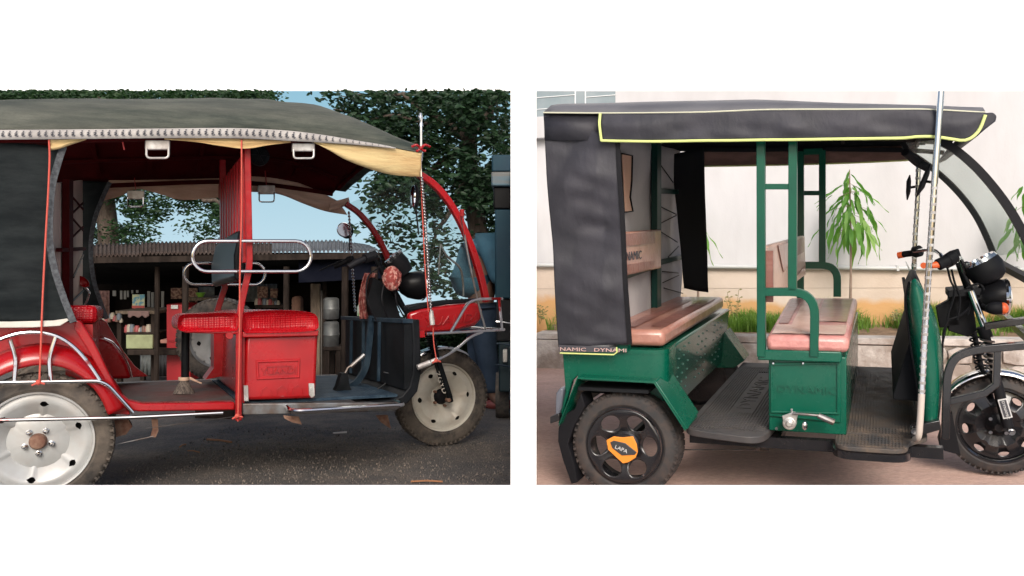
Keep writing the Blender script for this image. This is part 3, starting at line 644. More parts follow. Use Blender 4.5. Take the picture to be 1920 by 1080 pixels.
# steering
Ys = .5
m = M(L); m.tube([p(704, 482, Ys), p(722, 520, Ys), p(755, 575, Ys), p(772, 600, Ys)], .014, 10); m.tube([p(716, 500, Ys+.06), p(770, 600, Ys+.06)], .012, 10)
m.pprism([(700, 520), (735, 540), (752, 600), (700, 600), (690, 560)], Ys, Ys+.14)
m.build('steering_column', A['black'], red)
m = M(L); m.tube(sm([p(655, 500, .22), p(682, 486, .24), p(704, 482, .32), p(712, 486, .45), p(700, 478, .6), p(670, 488, .8), p(640, 494, .85)]), .008, 8); m.build('handlebar', A['black'], red)
m = M(L); m.tube([p(653, 501, .22), p(668, 492, .225), p(684, 485, .23)], [.014, .016, .014], 12); m.tube([p(684, 485, .23), p(704, 478, .25)], .023, 10); m.build('hand_grip', A['black_matt'], red)
m = M(L); m.tube([p(626, 500, .86), p(652, 488, .84)], .015, 12); m.tube([p(652, 488, .84), p(662, 486, .82)], .021, 10); m.tube([p(600, 507, .8), p(640, 488, .82)], .004, 6); m.build('hand_grip', A['black_matt'], red)
m = M(L); c1, c2 = p(742, 488, Ys), p(766, 506, Ys); ax = (c2-c1)
m.tube([p(738, 484, Ys), p(748, 496, Ys), p(760, 512, Ys)], [.052, .056, .045], 20); gp = m.build('gauge_pod', A['black_matt'], red)
m = M(L)
for px_, py_ in ((729, 491), (738, 481), (748, 474)): m.tube([p(px_-3, py_-3, Ys-.0), p(px_+3, py_+4, Ys-.0)], .018, 14)
m.build('gauge_rim', A['chrome'], gp)
m = M(L); q = p(782, 535, Ys); m.lathe(q, [(.015, -.10), (.045, -.085), (.066, -.05), (.074, -.01), (.076, .01), (.07, .03), (0, .045)], 26, 'X'); hl = m.build('headlamp_shell', A['leather'], red)
m = M(L); q = p(790, 535, Ys); m.lathe(q, [(.076, 0), (.08, .006), (.074, .012)], 24, 'X'); m.build('headlamp_ring', A['chrome'], hl)
m = M(L); m.tube(sm([p(712, 500, .4), p(690, 520, .38), p(688, 560, .38), p(705, 600, .4)]), .004, 6); m.tube(sm([p(748, 520, .4), p(742, 560, .38), p(760, 600, .4)]), .004, 6); m.tube(sm([p(725, 515, .4), p(716, 560, .36), p(728, 600, .4)]), .004, 6); m.build('cable', A['black_matt'], red)
# mirrors
m = M(L); q = p(645, 431, 1.02); m.lathe(q, [(0, -.012), (.038, -.012), (.042, -.006), (.042, .0), (.03, .014), (0, .018)], 24); mr = m.build('wing_mirror', A['mirror'], red)
m = M(L); m.ball(p(650, 433, 1.04), .04, .02, .045, 16, 10); m.tube([p(655, 440, 1.04), p(655, 470, 1.0)], .004, 6); m.build('mirror_shell', A['black_matt'], mr)
m = M(L); q = p(775, 368, .12); m.ball(q, .012, .03, .052, 16, 12); mr = m.build('wing_mirror', A['mirror'], red)
m = M(L); m.ball(q+[.012, .0, 0], .014, .032, .055, 16, 12); m.tube([q+[.012, 0, -.05], p(785, 440, .12)], .004, 6); m.build('mirror_shell', A['black_matt'], mr)
m = M(L); m.tube(sm([p(826, 458, .5), p(838, 480, .5), p(862, 502, .5), p(868, 530, .5), p(869, 555, .5)]), .006, 8); m.tube([p(826, 458, .5), p(822, 515, .5)], .005, 8); m.build('flag_rail', A['steel'], red)
# spiral rods with tassels
def rod(pts, Y, r, n, top=None):
    q = resample([p(x, y, Y) for x, y in pts], n*2+1); m = M(L)
    m.tube(q, r*.72, 8); rd = m.build('spiral_rod', A['steel'], red)
    m = M(L)
    for i in range(n):
        c = q[2*i+1]; m.tube([q[2*i]*.35+c*.65, c, c*.4+q[2*i+2]*.6], [r, r*1.35, r], 10)
    m.build('rod_rings', A['chrome'], rd, kind='stuff'); return rd
rd = rod([(790, 330), (796, 400), (801, 470), (805, 540), (808, 585)], -.045, .0062, 44)
m = M(L); m.tube([p(789, 302, -.045), p(790, 335, -.045)], .0045, 8); m.tube([p(789.5, 236, -.045), p(789.5, 302, -.045)], .0065, 12); m.tube([p(789, 212, -.045), p(788, 220, -.045), p(790, 228, -.045), p(789.5, 237, -.045)], [.004, .011, .005, .010], 12); m.build('rod_finial', A['chrome'], rd)
m = M(L); m.tube([p(809, 582, -.045), p(809, 592, -.045), p(811, 609, -.045)], [.008, .011, .012], 12); m.build('rod_tassel', A['silver_plate'], rd)
rod([(654, 396), (658, 450), (662, 520), (666, 585)], 1.0, .0062, 30)
m = M(L)
for sx in (-1, 1):
    m.tube(sm([p(789, 278, -.06), p(789+sx*8, 272, -.07), p(789+sx*17, 275, -.06)]), [.004]*6+[.007]*6+[.003] if 0 else .0055, 8); m.tube(sm([p(789, 278, -.06), p(789+sx*6, 283, -.06), p(789+sx*9, 282, -.06)]), .005, 8)
m.ball(p(789, 278, -.062), .009, .008, .009, 8, 6); m.build('bow', A['red_worn'], red)

# ---- ropes tied over the vehicle
def rope(pts, Y, r, label, knot=None):
    m = M(L); q = sm([p(x, y, Y) for x, y in pts], 6)
    m.tube(q, r, 7)
    if knot:
        c = p(*knot, Y-.012); m.ball(c, .010, .008, .010, 8, 6); m.tube([c, c+[-.02, -.004, -.01]], .004, 6); m.tube([c, c+[.02, -.004, -.006]], .004, 6)
    o = m.build('rope', A['rope'], smooth=60); return tag(o, label, 'rope', 'orange ropes tied from the canopy')
rope([(92, 262), (93, 300), (90, 370), (86, 440), (80, 560), (77, 640), (74, 716)], -.062, .0034, 'long orange rope running down over the black curtain to the rear wheel guard', (72, 717))
rope([(453, 262), (453, 400), (450, 500), (449, 640), (446, 790)], -.06, .0034, 'straight orange rope beside the red door post, knotted at the floor edge', (445, 780))
rope([(812, 608), (813, 640), (818, 673)], -.03, .0028, 'short thin red rope hanging from the silver tassel to the clamp above the front wheel', (818, 676))
rope([(789, 332), (793, 420), (797, 500), (803, 585)], -.04, .0028, 'thin orange rope running along the spiral rod at the front', None)
# ---- cloths hanging on the handlebar
def bundle(c, rx, ry, rz, seed, label, folds=9):
    m = M(L); rows = []
    for i in range(17):
        t = math.pi*i/16; row = []
        for j in range(28):
            a = 2*math.pi*j/28; k = 1+.16*math.sin(folds*a+4*t+seed)*math.sin(t)+.15*noise.noise(Vector((math.cos(a)*2, math.sin(a)*2+seed, t*2)))
            row.append((c[0]+rx*math.sin(t)*math.cos(a)*k, c[1]+ry*math.sin(t)*math.sin(a)*k, c[2]+rz*math.cos(t)))
        rows.append(row)
    m.grid(rows, True); o = m.build('cloth_bundle', A['cloth_red'], smooth=80); return tag(o, label, 'cloth')
bundle(p(735, 522, .36), .043, .04, .062, 1, 'red checked cloth knotted into a bundle below the gauges')
m = M(L); rows = []
for j in range(14):
    v = j/13; rows.append([p(676+31*u-6*math.sin(v*3)+(1-v)*8*(1-u), 512+86*v, .55+.03*math.sin(u*14)+.01*math.sin(v*9)) for u in np.linspace(0, 1, 22)])
m.grid(rows); tag(m.build('hanging_cloth', A['cloth_red'], smooth=80, solid=.003), 'red cloth with striped border hanging open beside the far spiral rod', 'cloth')
m = M(L); q = p(679, 579, .95); m.lathe((q[0], q[1], q[2]-.02), [(0, -.02), (.028, -.02), (.03, .03), (.02, .045), (.011, .06), (0, .06)], 16, 'Z')
tag(m.build('bottle', mat('cloudy white bottle', (.6, .66, .62), .25, col2=(.2, .42, .12), scale=12), smooth=50), 'small white and green bottle standing on the dark blue dash rail', 'bottle')
# broom standing on the rear floor
br = thing(L, 'broom', 'short broom with black handle and cloth tie standing on the brown floor plate', 'broom', L.atZ(347, 738, zf))
Yb = L.atZ(347, 738, zf)[1]
m = M(L); m.tube([p(348, 622, Yb), p(347, 714, Yb)], .017, 12); m.build('handle', A['black'], br)
m = M(L); rows = []
for y, hw, hy in ((708, 8, .016), (716, 9, .02), (726, 15, .03), (739, 22, .04)): rows.append([p(345+hw*math.cos(a), y, Yb+hy*math.sin(a)) for a in np.linspace(0, 2*math.pi, 20, endpoint=False)])
m.grid(rows, True); m.build('bristles', mat('dusty bristles', (.16, .13, .11), .95, col2=(.05, .04, .035), scale=60, bump=.006, bscale=90, stretch=(3, 3, .4)), br)
m = M(L); m.tube([p(345, 707, Yb), p(345, 713, Yb)], .024, 12); m.tube([p(356, 708, Yb-.02), p(370, 715, Yb-.03)], .004, 6); m.tube([p(356, 710, Yb-.02), p(378, 719, Yb-.03)], .004, 6); m.build('cloth_tie', A['peach'], br)
# ============================================================ behind the red vehicle: sky, trees, shed, truck, a person
def emis(name, c0, c1, z0, z1, k):
    m = bpy.data.materials.new(name); m.use_nodes = True; nt = m.node_tree; N = nt.nodes; K = nt.links; N.clear()
    o = N.new('ShaderNodeOutputMaterial'); e = N.new('ShaderNodeEmission'); g = N.new('ShaderNodeNewGeometry'); s = N.new('ShaderNodeSeparateXYZ'); r = N.new('ShaderNodeMapRange')
    r.inputs[1].default_value = z0; r.inputs[2].default_value = z1; x = N.new('ShaderNodeMix'); x.data_type = 'RGBA'; x.inputs[6].default_value = (*c0, 1); x.inputs[7].default_value = (*c1, 1)
    K.new(g.outputs['Position'], s.inputs[0]); K.new(s.outputs[2], r.inputs[0]); K.new(r.outputs[0], x.inputs[0]); K.new(x.outputs[2], e.inputs[0]); e.inputs[1].default_value = k; K.new(e.outputs[0], o.inputs[0]); return m
q = Wd.at
DS = 15.0
zs = CAMZ+(HY-170.5)/F*DS
m = M(Wd); m.box(-18, XE*DS/2.36*.9, DS, DS+.1, -1, zs)
o = m.build('sky', emis('pale blue sky', (.58, .80, .91), (.33, .60, .76), 1.1, 4.4, .50), smooth=0); tag(o, kind='structure')
def leaf_mat(name, a, b, trans=.25, sc=13, each=False):
    m = mat(name, a, .55, col2=b, scale=sc, mixlo=.38, mixhi=.62, spec=.3); nt = m.node_tree; N = nt.nodes; K = nt.links
    bs = N['Principled BSDF']; out = [n for n in N if n.type == 'OUTPUT_MATERIAL'][0]; t = N.new('ShaderNodeBsdfTranslucent'); x = N.new('ShaderNodeMixShader'); x.inputs[0].default_value = trans
    t.inputs[0].default_value = (a[0]*1.6, a[1]*2.2, a[2]*.9, 1); K.new(bs.outputs[0], x.inputs[1]); K.new(t.outputs[0], x.inputs[2]); K.new(x.outputs[0], out.inputs[0])
    if each:
        oi = N.new('ShaderNodeObjectInfo'); mm = [n for n in N if n.type == 'MIX' and n.data_type == 'RGBA'][0]; K.new(oi.outputs['Random'], mm.inputs[0])
    return m
bark = mat('bark', (.05, .036, .028), .95, col2=(.09, .07, .055), scale=18, bump=.02, bscale=22, stretch=(1, 1, .35))
def leaves(name, clumps, size, mt, parent, seed, xmax=None, ytop=168.5, droop=.5, ratio=.42):
    """clumps: (x, y, z, radius, count); small folded leaves filling each clump"""
    rg = np.random.RandomState(seed); V = []; Fc = []
    for (cx, cy, cz, rad, n) in clumps:
        d = rg.normal(size=(n, 3)); d /= np.linalg.norm(d, axis=1)[:, None]; P = np.array([cx, cy, cz])+d*rad*(rg.rand(n, 1)**.45)*[1, 1, .8]
        for P0 in P:
            l = size*rg.uniform(.6, 1.25); a = rg.uniform(0, 6.283); u = np.array([math.cos(a), math.sin(a), -rg.rand()*droop*2+.3]); u /= np.linalg.norm(u)
            s_ = np.cross(u, rg.normal(size=3)); s_ /= np.linalg.norm(s_)+1e-9; nn = np.cross(u, s_)
            if xmax is not None and P0[0]+u[0]*l*.9 > xmax*P0[1]/2.36: continue
            if P0[2]+l*.15 > CAMZ+(HY-ytop)/F*P0[1]: continue
            o_ = len(V); w_ = l*ratio
            V += [P0, P0+u*l*.35+s_*w_*.5, P0+u*l*.75+s_*w_*.38, P0+u*l, P0+u*l*.75-s_*w_*.38, P0+u*l*.35-s_*w_*.5, P0+u*l*.5-nn*w_*.12]
            Fc += [(o_, o_+1, o_+6), (o_+1, o_+2, o_+6), (o_+2, o_+3, o_+6), (o_+3, o_+4, o_+6), (o_+4, o_+5, o_+6), (o_+5, o_, o_+6)]
    me = bpy.data.meshes.new(name); org = np.array(parent['_o']); me.from_pydata((np.array(V)-org).tolist(), [], Fc); me.materials.append(mt)
    o = bpy.data.objects.new(name, me); COL.objects.link(o); o.parent = parent; return o
rg = random.Random(11)
def limb(m, a, b, r0, r1, k=7, jit=.06):
    a, b = np.array(a), np.array(b); pts = []
    for i in range(k+1):
        t = i/k; pts.append(a+(b-a)*t+np.array([rg.uniform(-1, 1), rg.uniform(-1, 1), rg.uniform(-1, 1)])*jit*math.sin(t*math.pi))
    m.tube(sm(pts, 2), list(np.linspace(r0, r1, 2*k+1)), 8); return pts
lm1 = leaf_mat('dark green leaves', (.010, .032, .011), (.026, .062, .02), .22); lm2 = leaf_mat('blackish green leaves', (.007, .020, .010), (.024, .058, .024), .22)
# broad tree on the left, seen above the canopy and through the cabin
def tree(label, base, trunk, limbs, cl, size, mt, seed, r0=.13, name='tree', xmax=None):
    t = thing(Wd, name, label, 'tree', base)
    m = M(Wd); limb(m, base, trunk, r0, r0*.6)
    for a, b, r in limbs: limb(m, a, b, r, r*.35)
    m.build('trunk', bark, t, smooth=60); leaves('crown', cl, size, mt, t, seed, xmax); return t
def gz(px_, d): return (q(px_, 600, d)[0], d, on_plane(L, q(px_, 600, d)[0], d))
cl = []
for i in range(420):
    x, y = rg.uniform(-60, 505), rg.uniform(120, 455)
    if y > 330 and x > 430: continue
    if 330 < y < 455 and (x-175)**2/60**2+(y-400)**2/26**2 < 1: continue
    c = q(x, y, rg.uniform(9.6, 11)); cl.append((*c, rg.uniform(.14, .28), rg.randint(90, 150)))
for i in range(130):
    c = q(rg.uniform(-60, 512), rg.uniform(158, 200), rg.uniform(9.8, 10.8)); cl.append((*c, .2, rg.randint(90, 140)))
tA = tree('broad dark leafy tree rising behind the tin roofed shed, its trunk showing above the canopy', gz(200, 10.3), tuple(q(190, 180, 10.2)), [(q(195, 330, 10.2), q(80, 240, 10.1), .07), (q(192, 300, 10.2), q(330, 330, 10), .08), (q(330, 330, 10), q(430, 400, 9.8), .05), (q(192, 240, 10.2), q(430, 190, 10), .07)], cl, .066, lm1, 3, .17)
cl = []
for i in range(330):
    x, y = rg.uniform(700, 985), rg.uniform(150, 470)
    if x < 700+.0*(y): continue
    if y > 390 and x < 905: continue
    d_ = 8+rg.uniform(-.5, .7); c = q(x, y, d_); cl.append((*c, rg.uniform(.10, .19), rg.randint(36, 60)))
for i in range(40):
    c = q(rg.uniform(770, 965), rg.uniform(160, 420), rg.uniform(8.0, 8.9)); cl.append((*c, .2, 70))
for i in range(60):      # loose sprays towards the left
    t = rg.random(); x, y = 600+150*t+rg.uniform(-22, 22), 186+60*t*t+rg.uniform(-22, 34)
    c = q(x, y, 7.9+rg.uniform(-.3, .3)); cl.append((*c, .10, rg.randint(7, 15)))
for i in range(75):      # hanging lower left part, seen through the windscreen
    x, y = rg.uniform(665, 830), rg.uniform(320, 545)
    if y > 430 and rg.random() < .35: continue
    c = q(x, y, 7.6+rg.uniform(-.3, .3)); cl.append((*c, .12, rg.randint(14, 30)))
for i in range(26):
    x, y = rg.uniform(800, 880), rg.uniform(440, 560); c = q(x, y, 7.6); cl.append((*c, .10, rg.randint(8, 16)))
tB = tree('dark loose leaved tree over the front of the red rickshaw with sky showing through', gz(905, 8.3), tuple(q(880, 235, 8.2)), [(q(880, 260, 8.2), q(752, 174, 8), .06), (q(860, 290, 8.1), q(700, 370, 7.8), .04), (q(800, 232, 8), q(625, 205, 7.9), .022), (q(760, 175, 8), q(640, 180, 8), .015), (q(870, 330, 8.1), q(790, 520, 7.7), .03), (q(900, 420, 8.2), q(840, 540, 7.8), .02), (q(885, 250, 8.2), q(935, 180, 8.2), .05)], cl, .080, lm2, 5, .14, xmax=XE)
hd = thing(Wd, 'added_hedge', 'low dark shrubs added to cover the bright strip behind the front wheel', 'added_hedge', gz(850, 9.4))  # made-up dark shrubs, added to hide a bright strip of the sky panel
cl = []
for i in range(90):
    x = rg.uniform(715, 965); c = q(x, rg.uniform(596, 660), 9.4+rg.uniform(-.2, .2)); cl.append((*c, .16, 90))
leaves('foliage', cl, .07, lm2, hd, 21, XE)
a, b = q(715, 606, 9.6), q(955, 606, 9.6); m = M(Wd); m.box(a[0], b[0], 9.6, 9.7, a[2]-.7, a[2]); m.build('dark_backing', mat('dark backing box', (.008, .010, .006), .95), hd)  # plain dark box added behind the leaves to close the bright strip
# ---- the open tin roofed shed
tinb = mat('rusty brown tin', (.04, .027, .022), .85, .0, spec=.1, col2=(.07, .055, .048), scale=7, dust=.4, dustcol=(.05, .035, .03), bump=.003, bscale=20)
ting = mat('grey tin', (.085, .10, .115), .65, .1, col2=(.045, .05, .06), scale=7, dust=.4, dustcol=(.08, .06, .05), bump=.003, bscale=20)
wood = mat('dark weathered wood', (.03, .022, .018), .85, spec=.1, col2=(.015, .011, .009), scale=12, bump=.004, bscale=30, stretch=(1, 1, .3))
wood2 = mat('pale old wood', (.17, .13, .09), .85, col2=(.09, .065, .045), scale=12, bump=.004, bscale=30, stretch=(3, 3, .4))
shed = thing(Wd, 'shed', 'open fronted market shed with a corrugated tin roof behind the red rickshaw', 'shed', (*gz(430, 7.2)[:2], gz(430, 7.2)[2]))
DF, DB = 6.4, 7.7
edges = [(110, 483, 459), (265, 479, 457), (400, 478, 455), (510, 476, 455), (640, 473, 453), (712, 472, 459)]
prev = None
for i in range(len(edges)-1):
    (xa_, ya_, yb_), (xc_, yc_, yd_) = edges[i], edges[i+1]; m = M(Wd); n = 6*max(3, int((xc_-xa_)/7.5)); rows = []
    for j in range(5):
        v = j/4; row = []
        for k in range(n+1):
            u = k/n; x = xa_+(xc_-xa_)*u; ye = ya_+(yc_-ya_)*u; yr = yb_+(yd_-yb_)*u; a = q(x, ye, DF); b = q(x+(0 if i < 4 else -30*u*v), yr, DB); c = a*(1-v)+b*v; c[2] += .011*math.sin(k*math.pi/3)+.012*(i % 2)+.004*noise.noise(Vector((x*.1, v*3, 0))); row.append(c)
        rows.append(row)
    m.grid(rows); m.build('roof_sheet', tinb if i < 3 else ting, shed, smooth=60, solid=.003)
m = M(Wd); m.bar([q(110, 489, DF+.03), q(712, 479, DF+.03)], .07, .05); m.build('eaves_beam', wood, shed)
m = M(Wd); a, b = q(120, 470, DB+.2), q(735, 470, DB+.2); m.box(a[0], b[0], DB+.2, DB+.24, -.3, a[2]-.02); m.build('back_wall', mat('near black boards', (.004, .0035, .003), .95, spec=.03, col2=(.008, .006, .005), scale=5), shed)  # back wall in an almost black tone
m = M(Wd); a = q(735, 480, DF); m.add([q(110, 489, DF+.06), q(712, 479, DF+.06), q(712, 530, DF+1.1), q(110, 532, DF+1.1)], [(0, 1, 2, 3)]); m.build('ceiling_sheet', mat('near black sheeting', (.004, .004, .004), .95, spec=.03), shed, solid=.004)  # sheet under the roof in one even, almost black colour
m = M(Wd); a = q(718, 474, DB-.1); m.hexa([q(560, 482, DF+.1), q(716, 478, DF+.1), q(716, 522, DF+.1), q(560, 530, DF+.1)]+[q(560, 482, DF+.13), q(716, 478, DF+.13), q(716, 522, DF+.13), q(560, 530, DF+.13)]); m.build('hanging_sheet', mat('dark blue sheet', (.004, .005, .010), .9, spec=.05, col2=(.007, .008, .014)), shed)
for px_, r_, dd in ((293, .022, 6.6), (346, .028, 6.45), (535, .026, 6.45), (171, .03, 6.6), (607, .02, 6.8), (645, .03, 6.5), (700, .03, 6.5)):
    m = M(Wd); x = q(px_, 500, dd)[0]; m.tube([(x, dd, on_plane(L, x, dd)), (x+.01, dd, q(px_, 500, dd)[2])], r_, 8); m.build('post', wood, shed)
# corrugated patches and pale strips of the back wall, each a sheet of its own
def tin_panel(x0, x1, y0, y1, d, mt, pitch=7, name='tin_panel', amp=.010):
    m = M(Wd); n = max(4, int((x1-x0)/pitch*4)); rows = []
    for yy in (y0, y1): rows.append([q(x0+(x1-x0)*k/n, yy, d)+[0, amp*math.cos(k*math.pi/2), 0] for k in range(n+1)])
    m.grid(rows); return m.build(name, mt, shed, smooth=60, solid=.003)
pale = mat('pale tin', (.15, .17, .17), .7, .2, col2=(.08, .09, .09), scale=8, dust=.4, dustcol=(.08, .05, .04))
tin_panel(262, 291, 664, 704, 7.3, pale); tin_panel(295, 336, 664, 704, 7.3, mat('dark tin', (.06, .06, .065), .7, .2)); tin_panel(452, 520, 532, 566, 7.8, pale, 9); tin_panel(372, 402, 538, 560, 7.8, pale, 9)
tin_panel(180, 206, 545, 600, 7.8, mat('faded pink tin', (.22, .12, .10), .8, col2=(.1, .05, .045), scale=30))
for i, (x, w_, y0, y1) in enumerate(((226, 4, 545, 561), (233, 4, 545, 561), (239, 3, 545, 557), (247, 3, 544, 550), (212, 6, 545, 555), (277, 5, 546, 575), (284, 5, 548, 578), (303, 5, 546, 580), (256, 4, 544, 549))):  # hung strips, and light gaps in the dark wall put in as pale colour
    a, b = q(x, y0, 7.7), q(x+w_, y1, 7.7); m = M(Wd); m.box(a[0], b[0], 7.69, 7.7, b[2], a[2]); m.build('light_gap_strip', mat('pale gap strip', (.30, .30, .28), .8) if i == 0 else bpy.data.materials['pale gap strip'], shed)
brk = mat('patterned beige board', (.32, .20, .14), .85, col2=(.12, .06, .05), scale=38, mixlo=.47, mixhi=.53)
m = M(Wd)
for (x0, x1, y0, y1) in ((322, 342, 540, 560), (348, 371, 540, 574), (484, 503, 537, 558), (508, 521, 541, 558)): a, b = q(x0, y0, 7.72), q(x1, y1, 7.72); m.box(a[0], b[0], 7.70, 7.72, b[2], a[2])
m.build('wall_board', brk, shed, kind='stuff')
def wbox(name, cat, label, x0, x1, y0, y1, d, dep, mt, ground=False, bevel=.006, group=None, extra=None):
    a, b = q(x0, y0, d), q(x1, y1, d); zb = on_plane(L, a[0], d) if ground else b[2]
    m = M(Wd); m.box(a[0], b[0], d, d+dep, zb, a[2]); o = m.build(name, mt, bevel=bevel); return tag(o, label, cat, group)
def table(label, x0, x1, y, d, dep, mt, th=.03, name='table'):
    a, b = q(x0, y, d), q(x1, y, d); t = thing(Wd, name, label, name, ((a[0]+b[0])/2, d+dep/2, on_plane(L, (a[0]+b[0])/2, d)))
    m = M(Wd); m.box(a[0], b[0], d, d+dep, a[2]-th, a[2]); m.build('tabletop', mt, t, bevel=.004)
    for x in (a[0]+.03, b[0]-.03):
        for yy in (d+.03, d+dep-.03): m = M(Wd); m.box(x-.02, x+.02, yy-.02, yy+.02, on_plane(L, x, yy), a[2]-th); m.build('leg', wood, t)
    return t
table('low shop table with a pale top and cloth under the small lit poster', 216, 292, 583, 7.0, .5, wood2)
m = M(Wd); m.grid([[q(240+40*u, 583+v*11+2*math.sin(u*17)*v, 6.98)-[0, .01*math.sin(u*9), 0] for u in np.linspace(0, 1, 20)] for v in np.linspace(0, 1, 5)]); tag(m.build('table_cloth', mat('dull mauve cloth', (.16, .10, .09), .9), solid=.003), 'crumpled mauve cloth hanging over the front of the pale shop table', 'cloth')
poster = thing(Wd, 'poster', 'small bright yellow and blue poster hanging in the dark shed', 'poster', q(259, 578, 7.4))
m = M(Wd); a, b = q(248, 552, 7.4), q(271, 578, 7.4); m.box(a[0], b[0], 7.4, 7.405, b[2], a[2]); m.build('sheet', mat('poster paper', (.75, .78, .5), .6, col2=(.20, .48, .62), scale=22, mixlo=.47, mixhi=.53, spec=.3), poster)
m = M(Wd); b2 = q(271, 573, 7.4); m.box(a[0], b[0], 7.395, 7.399, b[2], b2[2]); m.build('red_footer', mat('poster red', (.6, .12, .1), .6), poster)
wbox('board', 'board', 'pale green board leaning under the shop table', 236, 286, 628, 654, 6.8, .03, mat('pale green paint', (.25, .28, .15), .7, col2=(.18, .19, .1), scale=6))
wbox('cabinet', 'cabinet', 'red metal cabinet with a white label beside the shed post', 312, 341, 571, 624, 6.9, .35, mat('cabinet red', (.28, .008, .012), .5), ground=True)
a, b = q(320, 572, 6.88), q(333, 579, 6.88); m = M(Wd); m.box(a[0], b[0], 6.885, 6.893, b[2], a[2]); tag(m.build('label_card', mat('white card', (.5, .5, .48), .7)), 'small white card stuck on the top of the red cabinet', 'card')
wbox('crate', 'crate', 'red box behind the post left of the spare wheel', 343, 357, 577, 600, 6.9, .3, bpy.data.materials['cabinet red'], ground=True)
wbox('bench', 'bench', 'low pink topped bench with a red shelf left of the broom', 300, 331, 637, 644, 6.9, .3, mat('dull pink', (.30, .14, .11), .8)); wbox('counter', 'counter', 'long dark counter front below the green board', 238, 340, 656, 666, 6.75, .2, wood)
wbox('counter', 'counter', 'dark plank shelf with small goods under the table', 235, 292, 623, 628, 7.0, .3, wood)
goods = [mat('goods '+n, c, .6) for n, c in (('rose', (.25, .05, .05)), ('cream', (.3, .26, .2)), ('slate', (.1, .12, .14)), ('brown', (.12, .06, .04)))]
rr_ = random.Random(5); GN = ['rose', 'cream', 'slate', 'brown']; ORD = 'first second third fourth fifth sixth seventh eighth ninth tenth eleventh twelfth'.split()
def jar(x, y, d, s_, mi, label, grp):
    c = q(x, y, d); m = M(Wd); m.lathe(c, [(0, 0), (s_*.5, 0), (s_*.5, s_*.9), (s_*.35, s_*1.1), (s_*.35, s_*1.3), (0, s_*1.3)], 10, 'Z'); tag(m.build('jar', goods[mi], smooth=40), label, 'jar', grp)
for i in range(12): jar(238+i*4.6+rr_.uniform(-1, 1), 623, 7.05, rr_.uniform(.03, .06), i % 4, 'small '+GN[i % 4]+' jar, '+ORD[i]+' from the left on the dark plank shelf', 'jars on the plank shelf')
for i in range(12): jar(184+i*4+rr_.uniform(-1, 1), 600+rr_.uniform(-5, 5), 7.0, rr_.uniform(.03, .055), (i*3) % 4, 'small '+GN[(i*3) % 4]+' jar, '+ORD[i]+' from the left in the heap left of the shop table', 'jars left of the table')
table('pale plank table behind the hoop rails with a green bowl on it', 352, 396, 558, 7.4, .4, wood2)
c = q(376, 558, 7.5); m = M(Wd); m.lathe(c, [(0, .0), (.02, 0), (.05, .05), (.047, .05), (.0, .015)], 16, 'Z'); tag(m.build('bowl', mat('lime plastic', (.22, .5, .06), .4)), 'lime green bowl on the pale plank table', 'bowl')
table('shelf table of small goods right of the red post', 478, 530, 572, 7.3, .3, wood)
for i in range(9): jar(482+i*5, 572, 7.35, rr_.uniform(.03, .055), (i*3+1) % 4, 'small '+GN[(i*3+1) % 4]+' jar, '+ORD[i]+' from the left on the table right of the post', 'jars right of the red post')
wbox('door', 'door', 'narrow pale wooden door leaning right of the red seat', 582, 600, 532, 700, 6.9, .04, wood2, ground=True)
wbox('plank', 'plank', 'tilted grey plank beside the pale wooden door', 601, 607, 545, 690, 6.8, .04, mat('grey wood', (.09, .08, .07), .85), ground=True)
for (y0, y1, lb) in ((558, 598, 'upper grey metal canister in the shed'), (602, 650, 'lower grey metal canister in the shed')):
    c = q(621, y1, 6.6); h = q(621, y0, 6.6)[2]-c[2]; m = M(Wd); m.lathe(c, [(0, 0), (.062, 0), (.068, .01), (.068, h*.45), (.071, h*.47), (.068, h*.5), (.068, h*.93), (.05, h), (0, h)], 24, 'Z'); tag(m.build('canister', mat('dull grey metal', (.12, .125, .12), .5, .4, col2=(.07, .07, .07), scale=9)), lb, 'canister')
table('dark stand holding the two grey canisters', 606, 640, 651, 6.5, .25, wood, name='stand')
wbox('crate', 'crate', 'brown wooden crate on the ground beneath the canister stand', 612, 634, 668, 700, 6.85, .2, mat('crate brown', (.10, .05, .03), .8), ground=True)
wbox('sack', 'sack', 'brown sack standing behind the red seat cushion', 545, 562, 556, 600, 7.0, .15, mat('sack brown', (.11, .055, .035), .9, bump=.01, bscale=20), ground=True, bevel=.03)
# spare wheel standing behind the cabin
sp = thing(Wd, 'spare_wheel', 'spare wheel with black tyre and grey rim standing behind the passenger bench', 'wheel', (*q(400, 640, 4.9)[:2], on_plane(L, q(400, 640, 4.9)[0], 4.9)))
c = q(405, 638, 4.9); ws = make_wheel(Wd, sp, c, .275, A['rubber_old'], A['rim'], A['void'], nl=50, rimk=.66, w=.11)
def dish3(r): return .02+.03*math.sin(min(1, r/.16)*math.pi)
m = M(Wd); disc(m, Wd, c, dish3, .03, .17, [k*math.pi/3 for k in range(6)], .10, .012, .13, .2, n=96); m.lathe(c, [(.17, .02), (.178, 0), (.184, .005)], 60); m.build('rim', mat('grey rim', (.28, .28, .27), .45, .3, col2=(.2, .19, .18), scale=6), ws)
m = M(Wd); m.lathe(c, [(0, .07), (.18, .07)], 30); m.build('drum', A['void'], ws)
m = M(Wd); m.box(c[0]-.15, c[0]+.15, 4.93, 5.0, on_plane(L, c[0], 4.95), c[2]-.262); m.build('stand_block', wood, sp)
